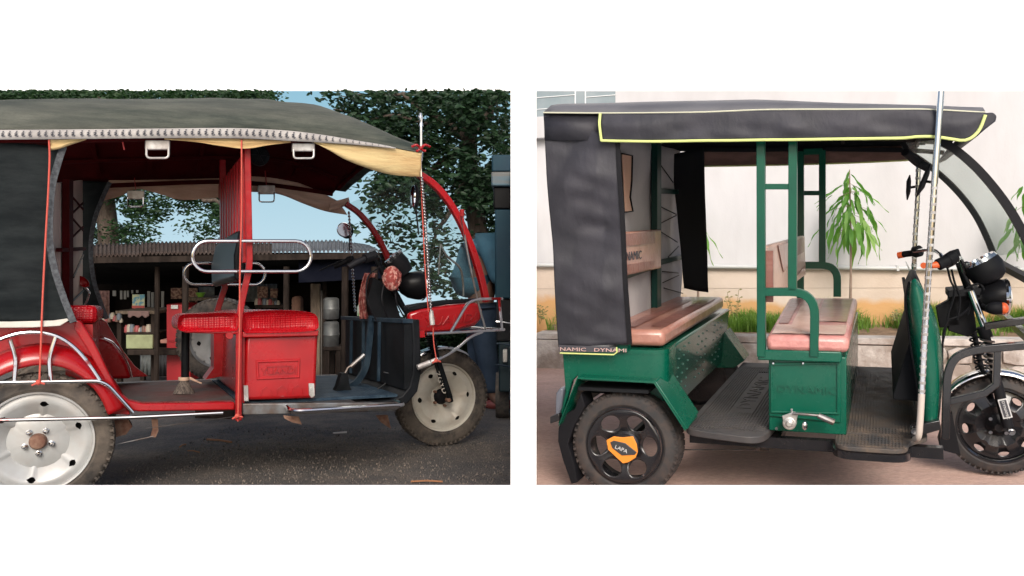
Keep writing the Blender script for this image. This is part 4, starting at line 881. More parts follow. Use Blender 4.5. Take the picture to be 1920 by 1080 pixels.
# dark ground clutter of the far side: truck at the right edge
tk = thing(Wd, 'truck', 'blue truck with striped cab top at the right edge of the road', 'truck', (-.1, 5.1, on_plane(L, -.1, 5.1)))
tb = mat('blue truck paint', (.008, .034, .05), .55, spec=.2, col2=(.008, .028, .045), scale=3, dust=.3, dustcol=(.03, .05, .055)); tst = mat('grey blue stripe', (.04, .09, .12), .5, col2=(.09, .085, .075), scale=2, stretch=(1, 1, 12))
def tbox(nm, x0, x1, y0, y1, d0, d1, mt, bev=.01):
    a, b = q(x0, y0, d0), q(min(x1, 958), y1, d0); m = M(Wd); m.box(a[0], min(b[0], XE), d0, d1, b[2], a[2]); return m.build(nm, mt, tk, bevel=bev)
tbox('cab_roof', 922, 958, 290, 322, 4.8, 6.4, tb); tbox('stripe', 921, 958, 322, 349, 4.79, 6.4, tst); tbox('window', 925, 958, 350, 392, 4.82, 6.4, A['leather'])
tbox('cab_side', 928, 958, 393, 560, 4.81, 6.4, tb); tbox('cab_base', 931, 958, 561, 640, 4.83, 6.4, A['void']); tbox('chassis', 935, 958, 641, 735, 4.84, 6.3, mat('dark teal frame', (.006, .02, .026), .6))
for y_ in (603, 644, 684): m = M(Wd); m.tube([q(930, y_, 4.78), q(944, y_+1, 4.78), (XE, 4.78, q(958, y_+4, 4.78)[2])], .006, 8); m.build('step_bar', A['steel_blue'] if y_ != 603 else A['chrome'], tk)
m = M(Wd); c = q(947, 667, 4.8); m.box(c[0]-.014, c[0]+.014, 4.78, 4.84, c[2]-.04, c[2]+.04); m.build('lamp', A['cream'], tk, bevel=.006)
cz = on_plane(L, -.1, 5.3); m = M(Wd); m.lathe((-.11, 5.1, cz+.16), [(.05, 0), (.15, 0), (.16, .02), (.16, .09), (.05, .09)], 30, 'X'); m.build('wheel', A['rubber_old'], tk)
# ---- the person in a blue shirt, bending towards the truck
def skin_body(nodes, edges, radii, name, mt, parent, root=0):
    me = bpy.data.meshes.new(name); org = np.array(parent['_o']); me.from_pydata([(np.array(n)-org).tolist() for n in nodes], edges, [])
    o = bpy.data.objects.new(name, me); COL.objects.link(o); o.parent = parent; me.materials.append(mt)
    md = o.modifiers.new('skin', 'SKIN'); md.use_smooth_shade = True
    for i, r_ in enumerate(radii): me.skin_vertices[0].data[i].radius = r_ if isinstance(r_, tuple) else (r_, r_); me.skin_vertices[0].data[i].use_root = (i == root)
    s_ = o.modifiers.new('sub', 'SUBSURF'); s_.levels = s_.render_levels = 3; return o
DP = 5.6
def P_(x, y, d=0): return q(x, y, DP+d)
gnd = on_plane(L, P_(915, 700)[0], DP)
pe = thing(Wd, 'person', 'person in a loose blue shirt and dark jeans bending forward beside the blue truck', 'person', (P_(915, 700)[0], DP, gnd))
skin_m = mat('brown skin', (.10, .05, .032), .6); shirt = mat('blue cotton shirt', (.03, .10, .145), .85, col2=(.018, .06, .09), scale=3, bump=.012, bscale=6); jean = mat('dark blue jeans', (.008, .02, .04), .85, col2=(.015, .03, .055), scale=8, bump=.006, bscale=14); shoe = mat('red brown shoe', (.12, .02, .018), .6)
hp = P_(893, 560); f1, f2 = P_(932, 0), P_(915, 0)
nodes = [hp, P_(905, 520), P_(918, 478), P_(934, 452, -.02), P_(946, 447, -.04), P_(903, 575, -.09), P_(912, 660, -.1), (P_(926, 0)[0], DP-.1, gnd+.09), (P_(942, 0)[0], DP-.14, gnd+.04), P_(899, 575, .1), P_(896, 660, .12), (P_(898, 0)[0], DP+.14, gnd+.09), (P_(914, 0)[0], DP+.10, gnd+.04),
         P_(925, 470, -.19), P_(938, 520, -.24), P_(947, 560, -.25), P_(925, 470, .17), P_(942, 520, .22), P_(948, 560, .24)]
body = skin_body(nodes, [(0, 1), (1, 2), (2, 3), (3, 4), (0, 5), (5, 6), (6, 7), (7, 8), (0, 9), (9, 10), (10, 11), (11, 12), (2, 13), (13, 14), (14, 15), (2, 16), (16, 17), (17, 18)],
    [(.15, .12), (.14, .11), (.16, .11), .055, .085, .09, .062, .042, .035, .09, .062, .042, .035, .055, .042, .03, .055, .042, .03], 'body', skin_m, pe)
sh = skin_body([P_(888, 562), P_(886, 520, .0), P_(893, 470), P_(905, 445), P_(925, 452), P_(922, 472, -.18), P_(940, 535, -.245), P_(922, 472, .17), P_(943, 535, .23)], [(0, 1), (1, 2), (2, 3), (3, 4), (3, 5), (5, 6), (3, 7), (7, 8)], [(.19, .165), (.20, .17), (.19, .14), (.15, .12), (.075, .075), .085, .07, .085, .07], 'shirt', shirt, pe)
tr = skin_body([P_(896, 570), P_(905, 590, -.09), P_(912, 660, -.1), (P_(926, 0)[0], DP-.1, gnd+.11), P_(899, 590, .1), P_(896, 660, .12), (P_(900, 0)[0], DP+.14, gnd+.11)], [(0, 1), (1, 2), (2, 3), (0, 4), (4, 5), (5, 6)], [(.17, .14), .115, .088, .068, .115, .088, .068], 'trousers', jean, pe)
for (x, yy) in ((P_(926, 0)[0], DP-.1), (P_(900, 0)[0], DP+.14)):
    m = M(Wd); m.ball((x+.05, yy, gnd+.035), .13, .045, .042, 14, 8); m.build('shoe', shoe, pe)
m = M(Wd); c = nodes[4]; m.ball(c+[0.0, 0, .03], .075, .075, .085, 16, 10); m.build('hair', A['void'], pe)
# scraps on the road
for (x0, y0, x1, y1, w_, lb) in ((388, 824, 434, 829, .006, 'long thin orange stick lying on the dark road'), (337, 838, 348, 833, .004, 'short curled orange scrap on the dark road'), (352, 845, 374, 848, .003, 'thin pale twig lying on the dark road'), (770, 903, 830, 903, .004, 'pale straw lying at the front edge of the dark road')):
    a, b = L.atZ(x0, y0, .006), L.atZ(x1, y1, .006); m = M(L); m.tube([a, (a+b)/2+[0, .004, .003], b], w_, 5); tag(m.build('twig', mat('twig '+lb[:9], (.28, .13, .06), .9)), lb, 'twig')
a = L.atZ(636, 812, .004); m = M(L); m.add([a+[-.04, -.012, 0], a+[.04, -.02, 0], a+[.05, .02, .004], a+[-.03, .026, .002]], [(0, 1, 2, 3)]); tag(m.build('paper', A['liner'], solid=.001), 'small grey scrap of paper on the road below the running board', 'paper')
# ============================================================ behind the green vehicle: kerb, grass bed, plastered wall, saplings
a_, b_ = Rg(1005, 690), Rg(1900, 716)
d_ = b_-a_; hl_ = math.hypot(d_[0], d_[1])
K_ = Place([d_[1]*-1, d_[0], 0], math.atan2(-d_[1], d_[0]), d_[2]/hl_, a_-np.array([0, 0, CAMZ]))
KL = 0.0; KR = K_.at(2300, 690, 0)[0]
k = K_.at
hk = k(1010, 624, 0)[2]
plaster = mat('cracked whitewashed kerb', (.50, .46, .43), .9, col2=(.28, .235, .205), scale=4, mixlo=.45, mixhi=.62, bump=.012, bscale=18, dust=.5, dustcol=(.12, .09, .07), detail=8)
kb_face = thing(K_, 'kerb', 'whitewashed stone kerb wall holding the grass bed behind the green rickshaw', 'kerb', (0, .1, 0))
rk = random.Random(3)
x = 0.0; i = 0
while x < KR:
    w_ = rk.uniform(.32, .5); m = M(K_); m.box(x+.003, min(x+w_, KR)-.003, rk.uniform(-.012, 0), .20, hk-.055+rk.uniform(-.004, .004), hk+rk.uniform(-.004, .004)); m.build('cap_stone', plaster, kb_face, bevel=.008); x += w_
# face: irregular stones with dark joints
def wall_stone(x0, x1, z0, z1):
    m = M(K_); n = rk.randint(6, 8); cx, cz = (x0+x1)/2, (z0+z1)/2; pts = []
    for j in range(n):
        a = 2*math.pi*j/n+rk.uniform(-.2, .2); ex = (x1-x0)/2*.98; ez = (z1-z0)/2*.98
        s_ = max(abs(math.cos(a)), abs(math.sin(a))); kx = rk.uniform(.9, 1.03); pts.append((cx+ex*math.cos(a)/s_*kx, 0, cz+ez*math.sin(a)/s_*kx))
    m.prism(pts, -.006-rk.random()*.010, .05); m.build('stone', plaster, kb_face, bevel=.006)
x = 0.0
while x < KR:
    if K_.px((x, 0, 0))[0] < 1575: w_ = rk.uniform(.3, .55); m = M(K_); m.box(x+.0015, x+w_-.0015, rk.uniform(-.006, 0), .05, -.02, hk-.06); m.build('plaster_block', plaster, kb_face, bevel=.005); x += w_; continue
    w_ = rk.uniform(.12, .24); nrow = 2 if rk.random() < .7 else 3; z = -.01
    for j in range(nrow): h = (hk-.055)/nrow; wall_stone(x, x+w_, z, z+h+.004); z += h
    x += w_
m = M(K_); m.box(0, KR, .012, .20, -.1, hk-.057); m.build('mortar', mat('grey mortar', (.20, .17, .145), .95, col2=(.09, .07, .055), scale=12, bump=.008, bscale=40), kb_face)
# soil and grass
DW = 1.05                                                  # the wall stands this far behind the kerb face
soil = mat('sandy soil', (.28, .18, .11), .95, col2=(.16, .10, .06), scale=9, bump=.02, bscale=30)
m = M(K_); rows = []
for j in range(9):
    v = j/8; rows.append([(KR*t, .19+(DW-.19)*v, hk-.01+.02*v+.03*noise.noise(Vector((KR*t*3, v*3, 0)))*math.sin(v*3.1)) for t in np.linspace(0, 1, 60)])
m.grid(rows); tag(m.build('soil', soil), kind='structure')
rg2 = np.random.RandomState(2); V = []; Fc = []
def blade(x, y, z, h, w_, lean, az):
    o_ = len(V); ux = np.array([math.cos(az), math.sin(az), 0]); s_ = np.array([-math.sin(az), math.cos(az), 0])*w_; b0 = np.array([x, y, z])
    p1 = b0+ux*lean*h*.35+[0, 0, h*.6]; p2 = b0+ux*lean*h+[0, 0, h*(1-.25*lean)]
    V.extend([b0-s_, b0+s_, p1+s_*.7, p1-s_*.7, p2]); Fc.extend([(o_, o_+1, o_+2, o_+3), (o_+3, o_+2, o_+4)])
n = 0
while n < 24000:
    x = rg2.uniform(0.02, KR); y = .30+(DW-.34)*rg2.rand()**1.1; dn = noise.noise(Vector((x*2.3, y*3, 7)))+.22
    px_ = K_.px((x, y, hk))[0]
    if 1560 < px_ < 1625 and y < .55: dn -= .35
    if px_ > 1620 and y < .45: dn -= .15
    if rg2.rand() > .2+dn*2.0: continue
    blade(x, y, hk-.01, rg2.uniform(.04, .17)*(1+1.1*dn), rg2.uniform(.0026, .005), rg2.uniform(.1, .9), rg2.uniform(0, 6.28)); n += 1
gm = leaf_mat('grass green', (.17, .26, .055), (.08, .16, .025), .3)
me = bpy.data.meshes.new('grass'); Wv = (np.array(V) @ K_.B.T+K_.o); me.from_pydata(Wv.tolist(), [], Fc); me.materials.append(gm); o = bpy.data.objects.new('grass', me); COL.objects.link(o)
tag(o, 'bright green tufted grass growing along the bed above the kerb', 'grass', kind='stuff')
# plastered wall of the building
wallm = mat('white plaster wall', (.525, .52, .535), .85, col2=(.485, .48, .49), grain=(2.6, .05), stretch=(1, 1, .35), scale=1.8, bump=.0012, bscale=60)
lowm = mat('cream plinth with dried mud splash', (.56, .47, .40), .9, col2=(.50, .41, .34), scale=2, bump=.003, bscale=30)
bld = thing(K_, 'building', 'white plastered building wall with a grey window and a pipe along its base', 'building', (KR/2, DW+.1, hk))
def kz(px_, py_, Y): return k(px_, py_, Y)[2]
XL = k(1005, 400, DW)[0]
zp = lambda x, y0, y1: None
zt_ = CAMZ+0                       # top of the wall follows its own level line
za, zb2 = k(1010, 170.5, DW)[2], k(1915, 170.5, DW)[2]; xa2, xb2 = k(1010, 170, DW)[0], k(1915, 170, DW)[0]
def ztop_(x): return za+(zb2-za)*(x-xa2)/(xb2-xa2)
zl0, zl1 = kz(1010, 497, DW), kz(1700, 503, DW); xl0, xl1 = k(1010, 497, DW)[0], k(1700, 503, DW)[0]
def zpipe(x): return zl0+(zl1-zl0)*(x-xl0)/(xl1-xl0)
m = M(K_); m.hexa([(XL, DW, zpipe(XL)), (KR, DW, zpipe(KR)), (KR, DW+.25, zpipe(KR)), (XL, DW+.25, zpipe(XL)), (XL, DW, ztop_(XL)), (KR, DW, ztop_(KR)), (KR, DW+.25, ztop_(KR)), (XL, DW+.25, ztop_(XL))]); m.build('wall', wallm, bld)
m = M(K_); zj = kz(1400, 540, DW); m.hexa([(XL, DW+.004, hk-.2), (KR, DW+.004, hk-.2), (KR, DW+.25, hk-.2), (XL, DW+.25, hk-.2), (XL, DW+.004, zpipe(XL)-.004), (KR, DW+.004, zpipe(KR)-.004), (KR, DW+.25, zpipe(KR)-.004), (XL, DW+.25, zpipe(XL)-.004)])
nt = lowm.node_tree; N = nt.nodes; Kk = nt.links; bs = N['Principled BSDF']; prev_ = bs.inputs['Base Color'].links[0].from_socket
tc = N.new('ShaderNodeTexCoord'); sp_ = N.new('ShaderNodeSeparateXYZ'); Kk.new(tc.outputs['Object'], sp_.inputs[0]); nz = N.new('ShaderNodeTexNoise'); nz.inputs['Scale'].default_value = 3; nz.inputs['Detail'].default_value = 6; Kk.new(tc.outputs['Object'], nz.inputs['Vector'])
ad = N.new('ShaderNodeMath'); ad.operation = 'MULTIPLY_ADD'; ad.inputs[1].default_value = -.28; Kk.new(nz.outputs['Fac'], ad.inputs[0]); Kk.new(sp_.outputs[2], ad.inputs[2]); r_ = N.new('ShaderNodeMapRange'); r_.inputs[1].default_value = .10; r_.inputs[2].default_value = .03; Kk.new(ad.outputs[0], r_.inputs[0])
mx = N.new('ShaderNodeMix'); mx.data_type = 'RGBA'; mx.inputs[7].default_value = (.52, .30, .13, 1); Kk.new(prev_, mx.inputs[6]); Kk.new(r_.outputs[0], mx.inputs[0]); Kk.new(mx.outputs[2], bs.inputs['Base Color'])
lo_ = m.build('plinth', lowm, bld)
m = M(K_); m.box(XL, KR, DW+.001, DW+.004, zj-.003, zj); m.build('joint_line', mat('joint grey', (.33, .27, .23), .9), bld)
m = M(K_); m.tube([(XL, DW-.035, zpipe(XL)), (KR, DW-.035, zpipe(KR))], .019, 12)
for t in np.linspace(.25, KR, 6): m.box(t, t+.02, DW-.055, DW, zpipe(t)-.024, zpipe(t)+.024)
pg_ = m.build('pipe', mat('grey white pipe', (.46, .47, .47), .5), bld)
# window with sill, sunk into the wall at the upper left
wg = mat('grey green window glass', (.20, .25, .27), .15, spec=.6, col2=(.27, .31, .33), scale=1.5)
wx0, wx1 = XL+.002, k(1154, 200, DW)[0]; wz0 = kz(1010, 222, DW); wz1 = ztop_(XL)-.002
m = M(K_); zt1q = ztop_(wx1)-.004; m.hexa([(wx0, DW-.006, wz0), (wx1, DW-.006, wz0), (wx1, DW-.001, wz0), (wx0, DW-.001, wz0), (wx0, DW-.006, wz1), (wx1, DW-.006, zt1q), (wx1, DW-.001, zt1q), (wx0, DW-.001, wz1)]); wd = m.build('window', wg, bld)
xm0, xm1 = k(1079, 200, DW)[0], k(1098, 200, DW)[0]
m = M(K_)
for xx in (xm0, xm1): m.box(xx-.005, xx+.005, DW-.014, DW-.006, wz0, ztop_(xx)-.006)
for z0_, xa3, xb3 in ((kz(1040, 181, DW), wx0, xm0-.006), (kz(1040, 203, DW), wx0, xm0-.006), (kz(1120, 181, DW), xm1+.006, wx1)): m.box(xa3, xb3, DW-.013, DW-.006, z0_-.003, z0_+.003)
m.build('window_frame', mat('white window frame', (.72, .74, .75), .5), wd, kind='stuff')
m = M(K_); m.box(XL, k(1040, 240, DW)[0], DW-.10, DW-.002, kz(1010, 262, DW), wz0-.002); m.build('window_sill', wallm, bld, bevel=.004)
# saplings with long hanging leaves
lf_mats = [leaf_mat('sapling leaf green', (.12, .25, .055), (.045, .125, .022), .35, each=True), leaf_mat('sapling leaf pale green', (.24, .36, .12), (.10, .21, .05), .35, each=True)]
def leaf_mesh(L0, W0, wave, nm):
    vs, fs = [], []; n_ = 9
    for i in range(n_+1):
        t = i/n_; w_ = W0*math.sin(math.pi*min(1, t**.75))*.5*(1+.12*math.sin(t*wave))+.0004; z = -.14*L0*t*t; c = .16*w_
        vs += [(t*L0, -w_, z+c+.006*math.sin(t*wave+1)), (t*L0, 0, z), (t*L0, w_, z+c+.006*math.sin(t*wave))]
    for i in range(n_):
        b = i*3; fs += [(b, b+3, b+4, b+1), (b+1, b+4, b+5, b+2)]
    me = bpy.data.meshes.new(nm); me.from_pydata(vs, [], fs); me.polygons.foreach_set('use_smooth', [True]*len(me.polygons)); return me
lms = []
for i in range(5):
    me = leaf_mesh(.18+.03*i, .038+.006*(i % 3), 9+i, 'leaf'); me.materials.append(lf_mats[1 if i == 4 else 0]); lms.append(me)
def sapling(label, px_, ybase, ytop, Y, tiers, seed):
    rr = random.Random(seed); b0 = k(px_, ybase, Y); b0[2] = hk-.02; tp = k(px_-1, ytop, Y); t = thing(K_, 'sapling', label, 'sapling', b0)
    m = M(K_); m.tube(sm([b0, (b0+tp)/2+[.008, 0, 0], tp]), list(np.linspace(.013, .004, 13)), 8); m.build('trunk', mat('sapling bark', (.17, .11, .08), .9, col2=(.24, .18, .14), scale=20, bump=.004, bscale=60, stretch=(1, 1, .3)) if 'sapling bark' not in bpy.data.materials else bpy.data.materials['sapling bark'], t)
    org = np.array(t['_o'])
    for (py_, hx, nl, down) in tiers:
        c = k(px_, py_, Y)
        for j in range(nl):
            az = 2*math.pi*j/nl+rr.uniform(-.3, .3); rad = hx*rr.uniform(.35, 1)
            pos = c+np.array([rad*math.cos(az), rad*math.sin(az)*.8, rr.uniform(-.03, .03)-rad*.15]); o = bpy.data.objects.new('leaf', rr.choice(lms)); COL.objects.link(o); o.parent = t
            o.location = (K_.w(pos)-org).tolist(); o.rotation_euler = (rr.uniform(-.4, .4), math.radians(down+rr.uniform(-24, 20)), az-K_.a)
            s_ = rr.uniform(.6, 1.2); o.scale = (s_, s_, s_)
            if rad > .05 and j % 2 == 0:
                m = M(K_); m.tube([c+[0, 0, .01], pos], .0018, 5); m.build('twig', bpy.data.materials['sapling bark'], t)
sapling('slender sapling with long drooping leaves against the white wall behind the middle seat', 1594, 566, 318, .72,
        [(326, .010, 3, 70), (346, .06, 9, 42), (362, .14, 10, 52), (378, .07, 8, 56), (388, .21, 13, 60), (402, .12, 9, 58), (416, .23, 13, 66), (430, .13, 8, 70)], 4)
sapling('second sapling with drooping leaves at the right edge, seen through the windscreen', 1925, 580, 330, .72, [(352, .04, 7, 60), (385, .10, 9, 66), (425, .14, 9, 70), (450, .08, 7, 70)], 9)
sapling('sapling mostly hidden behind the black rear curtain with one leaf cluster showing', 1308, 580, 380, .72, [(405, .03, 6, 60), (428, .06, 7, 72), (440, .03, 5, 72)], 12)
# tall weeds in front of the wall
def weed(px_, ybase, h_, seed, label):
    rr = random.Random(seed); b0 = k(px_, ybase, .8); b0[2] = hk; m = M(K_)
    for i in range(6):
        a = rr.uniform(-.25, .25); tip = b0+[a*h_, rr.uniform(-.05, .05), h_*rr.uniform(.6, 1)]; q_ = sm([b0, b0*.5+tip*.5+[a*.02, 0, .01], tip], 3); m.tube(q_, .0018, 4)
        for j in range(2, 7): c = q_[min(j, len(q_)-1)]; m.add([c, c+[.018*(-1)**j, .004, .012], c+[.03*(-1)**j, 0, .004], c+[.012*(-1)**j, -.004, -.004]], [(0, 1, 2, 3)])
    tag(m.build('weed', mat('dry weed green '+str(seed), (.16, .15, .055), .8)), label, 'weed')
weed(1377, 592, .34, 1, 'tall thin dry weed in front of the orange stained plinth'); weed(1012, 590, .2, 2, 'small dry weed at the far left of the grass bed'); weed(1685, 590, .16, 3, 'short weed beside the top of the green leg shield')
# ============================================================ green three wheeler in the right bay
G = {}
G['green'] = mat('green paint', (.0, .085, .050), .26, grain=(3, .12), col2=(.0, .07, .041), scale=3, coat=.12, spec=.3, dust=.10, dustcol=(.06, .11, .08), bump=.0003, bscale=8)
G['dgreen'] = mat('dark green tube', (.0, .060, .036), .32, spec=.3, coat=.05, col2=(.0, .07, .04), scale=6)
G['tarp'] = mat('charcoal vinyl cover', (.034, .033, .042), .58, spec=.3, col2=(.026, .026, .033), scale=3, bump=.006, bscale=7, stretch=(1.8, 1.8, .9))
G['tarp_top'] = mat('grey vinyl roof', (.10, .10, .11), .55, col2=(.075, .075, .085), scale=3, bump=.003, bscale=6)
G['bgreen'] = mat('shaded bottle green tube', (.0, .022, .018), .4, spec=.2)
G['pipe'] = mat('lime piping', (.55, .62, .22), .6)
G['pipe_w'] = mat('pale piping', (.50, .50, .38), .6)
G['inner'] = mat('brown inner valance', (.20, .11, .09), .85, col2=(.13, .075, .06), scale=6, bump=.006, bscale=9, stretch=(1, 1, 4))
G['dark'] = mat('dark lining', (.008, .009, .011), .8, spec=.2)
G['wrap'] = mat('seat vinyl under clear wrap', (.40, .20, .15), .36, spec=.4, col2=(.30, .13, .10), scale=5, coat=.45, bump=.009, bscale=9)
G['wrap_brown'] = mat('brown seat patch under clear wrap', (.24, .10, .08), .34, spec=.4, col2=(.19, .08, .065), scale=5, coat=.12, bump=.009, bscale=10)
G['wrap_pink'] = mat('pink seat vinyl under clear wrap', (.52, .24, .215), .35, spec=.4, col2=(.40, .16, .15), scale=7, coat=.2, bump=.007, bscale=24)
G['wrap_pale'] = mat('pale seat vinyl under clear wrap', (.60, .42, .35), .35, spec=.4, col2=(.52, .33, .27), scale=5, coat=.2, bump=.006, bscale=24)
G['rubber'] = mat('new tyre rubber', (.018, .018, .020), .75, col2=(.035, .033, .033), scale=7, dust=.35, dustcol=(.14, .085, .06))
G['mat'] = mat('ribbed rubber mat', (.032, .031, .033), .6, col2=(.05, .047, .048), scale=5, dust=.25, dustcol=(.12, .09, .07))
G['mat2'] = mat('scuffed ribbed rubber mat', (.035, .034, .036), .6, col2=(.05, .045, .043), scale=4, dust=.75, dustcol=(.20, .14, .095))
G['black'] = mat('gloss black paint', (.010, .010, .012), .25, spec=.45, coat=.3, dust=.1, dustcol=(.1, .08, .07))
G['orange'] = mat('orange hub plate', (.72, .25, .03), .45)
G['sticker'] = mat('white sticker', (.55, .55, .55), .5)
G['wallcloth'] = mat('grey white back lining', (.42, .41, .42), .8, col2=(.34, .33, .345), scale=2.5, bump=.006, bscale=6)
G['peach'] = mat('peach window flap', (.55, .34, .25), .8)
G['amber'] = mat('orange reflector', (.75, .12, .03), .3)
gr = thing(R, 'electric_rickshaw', 'green electric rickshaw with black vinyl cover and plastic wrapped seats before a white wall', 'rickshaw', (.8, .7, 0))
p = R.at; WR = 1.6
# wheels
rc = p(1170, 836); RW = .245
w1 = make_wheel(R, gr, rc, RW, G['rubber'], G['black'], A['void'], nl=50, rimk=.71, w=.125)
def dish4(r): return .014+.02*math.cos(min(1, r/.16)*math.pi)
def alloy(c, parent, a0, n=6, rout=.168, rmid=.116, h=.036, ha=.37):
    m = M(R); disc(m, R, c, dish4, .02, rout, [q_*2*math.pi/n for q_ in range(n)], ha, h, rmid, a0, n=180, square=False); 
    rim_ = m.build('rim', G['black'], parent, solid=.006)
    m = M(R); m.lathe(c, [(rout-.002, .012), (rout+.004, -.002), (rout+.009, -.002), (rout+.012, .006), (rout+.006, .03), (rout+.004, .09)], 72); m.build('rim_lip', G['black'], parent); return rim_
alloy(rc, w1, math.radians(62))
m = M(R); m.lathe(rc, [(0, -.008), (.06, -.008), (.068, 0), (.07, .02)], 40); hc = m.build('hub_cap', G['black'], w1)
pr = p(1170, 836, -.011)
def onpx(pts, Y): return [p(x, y, Y) for x, y in pts]
m = M(R); out = [(1137, 825), (1151, 818), (1168, 820), (1187, 818), (1194, 833), (1196, 847), (1192, 858), (1178, 867), (1168, 869), (1155, 857), (1140, 843)]
m.prism(onpx(out, -.012), -.014, -.009); m.build('hub_plate', G['orange'], w1, bevel=.002)
m = M(R); m.prism(onpx([(1144, 829), (1151, 826), (1173, 831), (1194, 848), (1190, 853), (1166, 854), (1148, 840)], -.015), -.017, -.013); m.build('hub_badge', mat('badge charcoal', (.04, .042, .045), .4), w1, bevel=.002)
m = M(R); a0_ = p(1152, 840, -.018); a1_ = p(1180, 852, -.018); dx = (a1_-a0_)/np.linalg.norm(a1_-a0_); lettering(m, 'LAPA', a0_, dx, np.array([-dx[2], 0, dx[0]]), (0, -1, 0), .017, .0008, 0, 1.1); m.build('badge_lettering', G['sticker'], w1, smooth=0)
m = M(R); m.tube([p(1204, 893, .0), p(1208, 890, -.01)], .004, 8); m.build('valve', A['chrome'], w1)
m = M(R); fc = (rc[0], WR-.02, rc[2]); w2 = make_wheel(R, gr, fc, RW, G['rubber'], G['black'], A['void'], nl=40, rimk=.71, side=-1); m = M(R); m.lathe(fc, [(.02, -.02), (.18, -.02)], 40); m.build('rim', G['black'], w2)
m = M(R); m.tube([(rc[0], .09, rc[2]), (rc[0], WR-.1, rc[2])], .03, 10); m.ball((rc[0], .7, rc[2]), .11, .1, .11); m.build('axle', A['black'], gr)
# rear bodywork
m = M(R); m.pprism([(1080, 655), (1080, 700), (1232, 712), (1250, 706), (1250, 652)], .0, .0+.02); 
q0 = p(1252, 655)[0]
zt0, zt1 = p(1160, 655)[2], p(1160, 712)[2]
m = M(R); xr, xf = p(1083, 680)[0], p(1250, 680)[0]
rows = []
prof = rnd([(xr, 0.0), (xf, 0.0), (xf-.02, .30), (xr, .30)], .07, 6)
for z in (zt1-.01, zt1+.01, (zt0+zt1)/2, zt0-.01, zt0): rows.append([(a[0], a[1], z) for a in [(*q_, 0) for q_ in prof]])
m.grid(rows, True); m.add(rows[-1], [tuple(range(len(prof)))]); m.box(xr, xf-.08, .302, WR, zt1-.01, zt0); body = m.build('rear_body', G['green'], gr, smooth=40)
m = M(R); m.bar([(a[0], a[1], zt0-.018) for a in [(*q_, 0) for q_ in prof[:len(prof)]]], .006, .006); m.build('body_seam', G['green'], body)
m = M(R); m.pprism([(1054, 655), (1084, 655), (1086, 700), (1073, 714), (1050, 793), (1046, 795), (1060, 735)], .0, .03); m.build('rear_corner', G['green'], gr, bevel=.004)
# front face of the seat box with cooling vents: lower part to the floor
xs = xf+.02; zfl = p(1360, 806)[2]
XV = R.atZ(1300, 728, zfl)[0]-.12
m = M(R); m.hexa([(xf-.12, .09, zfl), (xf-.045, .09, zfl), (xf-.045, WR-.02, zfl), (xf-.12, WR-.02, zfl), (xf-.12, .09, zt0-.004), (xf-.012, .09, zt0-.004), (xf-.012, WR-.02, zt0-.004), (xf-.12, WR-.02, zt0-.004)]); vf = m.build('seat_box_front', mat('deep green paint', (.005, .075, .05), .22, spec=.4, coat=.3), gr, bevel=.01)
m = M(R)
for (bx, by) in ((1278, 668), (1312, 640), (1340, 616)):
    for r_ in range(6):
        for c_ in range(3):
            px_, py_ = bx+c_*12, by-c_*8+r_*16; Yq = .18+(px_-1270)/90*1.0
            u = (Yq-.02)/(WR-.04); z = zt0+(zfl-zt0)*(.14+.13*r_); t_ = (zt0-z)/(zt0-zfl); X = (xf-.012)*(1-t_)+(xf-.045)*t_
            m.ball((X+.002, .30+.10*c_+(.42 if bx == 1312 else .84 if bx == 1340 else 0), z), .0045, .011, .0045, 8, 6)
m.build('vent_louvre', mat('vent grey green', (.06, .13, .11), .35), vf, kind='stuff')
# angular wheel arch
m = M(R); top = [(1048, 797), (1083, 708), (1226, 716), (1285, 806)]; rows = []
for Y, dz in ((-.065, -.006), (-.065, 0), (.0, 0), (.16, 0)):
    rows.append([np.array([p(x, y, -.065)[0], Y, p(x, y, -.065)[2]+dz]) for x, y in top])
m.grid(rows); m.build('wheel_arch', G['green'], gr, smooth=0, solid=.006, bevel=.002)
m = M(R); m.hexa([p(1226, 715, -.065), p(1285, 805, -.065), p(1285, 805, -.065)+[0.01, .0, .0], p(1226, 715, -.065)+[.01, 0, 0], p(1226, 715, -.065)+[.0, .22, .02], p(1285, 805, -.065)+[0.0, .22, .02], p(1285, 805, -.065)+[.01, .22, .02], p(1226, 715, -.065)+[.01, .22, .02]]); m.build('arch_step', G['green'], gr, bevel=.003)
m = M(R); m.hexa([p(1358, 622, WR-.12), p(1396, 676, WR-.12), p(1376, 690, WR-.12), p(1340, 690, WR-.12)]+[v+[0, .2, 0] for v in (p(1358, 622, WR-.12), p(1396, 676, WR-.12), p(1376, 690, WR-.12), p(1340, 690, WR-.12))]); m.build('arch_step', G['green'], gr, bevel=.004)
m = M(R); xw0, xw1 = p(1088, 800)[0], p(1270, 800)[0]; m.box(xw0, xw1-.08, .14, .17, zfl+.10, zt1-.03); m.box(xw0, xw1-.12, -.03, .15, zt1-.05, zt1-.035); m.build('wheel_housing', G['dark'], gr)
m = M(R); pts_ = onpx([(1062, 775), (1080, 765), (1092, 735), (1100, 760), (1078, 800), (1068, 830), (1080, 870), (1086, 902), (1074, 905), (1058, 860), (1049, 825), (1050, 800)], .0); m.prism(pts_, -.02, .1); m.build('mud_flap', A['black_matt'], gr, bevel=.004)
m = M(R); m.pprism([(1042, 738), (1050, 727), (1056, 730), (1052, 765), (1043, 788), (1041, 770)], -.02, .06); m.build('tail_lamp', mat('smoky lamp lens', (.12, .13, .16), .2), gr, bevel=.006)
m = M(R); m.pprism([(1031, 782), (1048, 775), (1050, 788), (1031, 795)], -.03, WR); m.build('rear_bumper', G['black'], gr, bevel=.004)
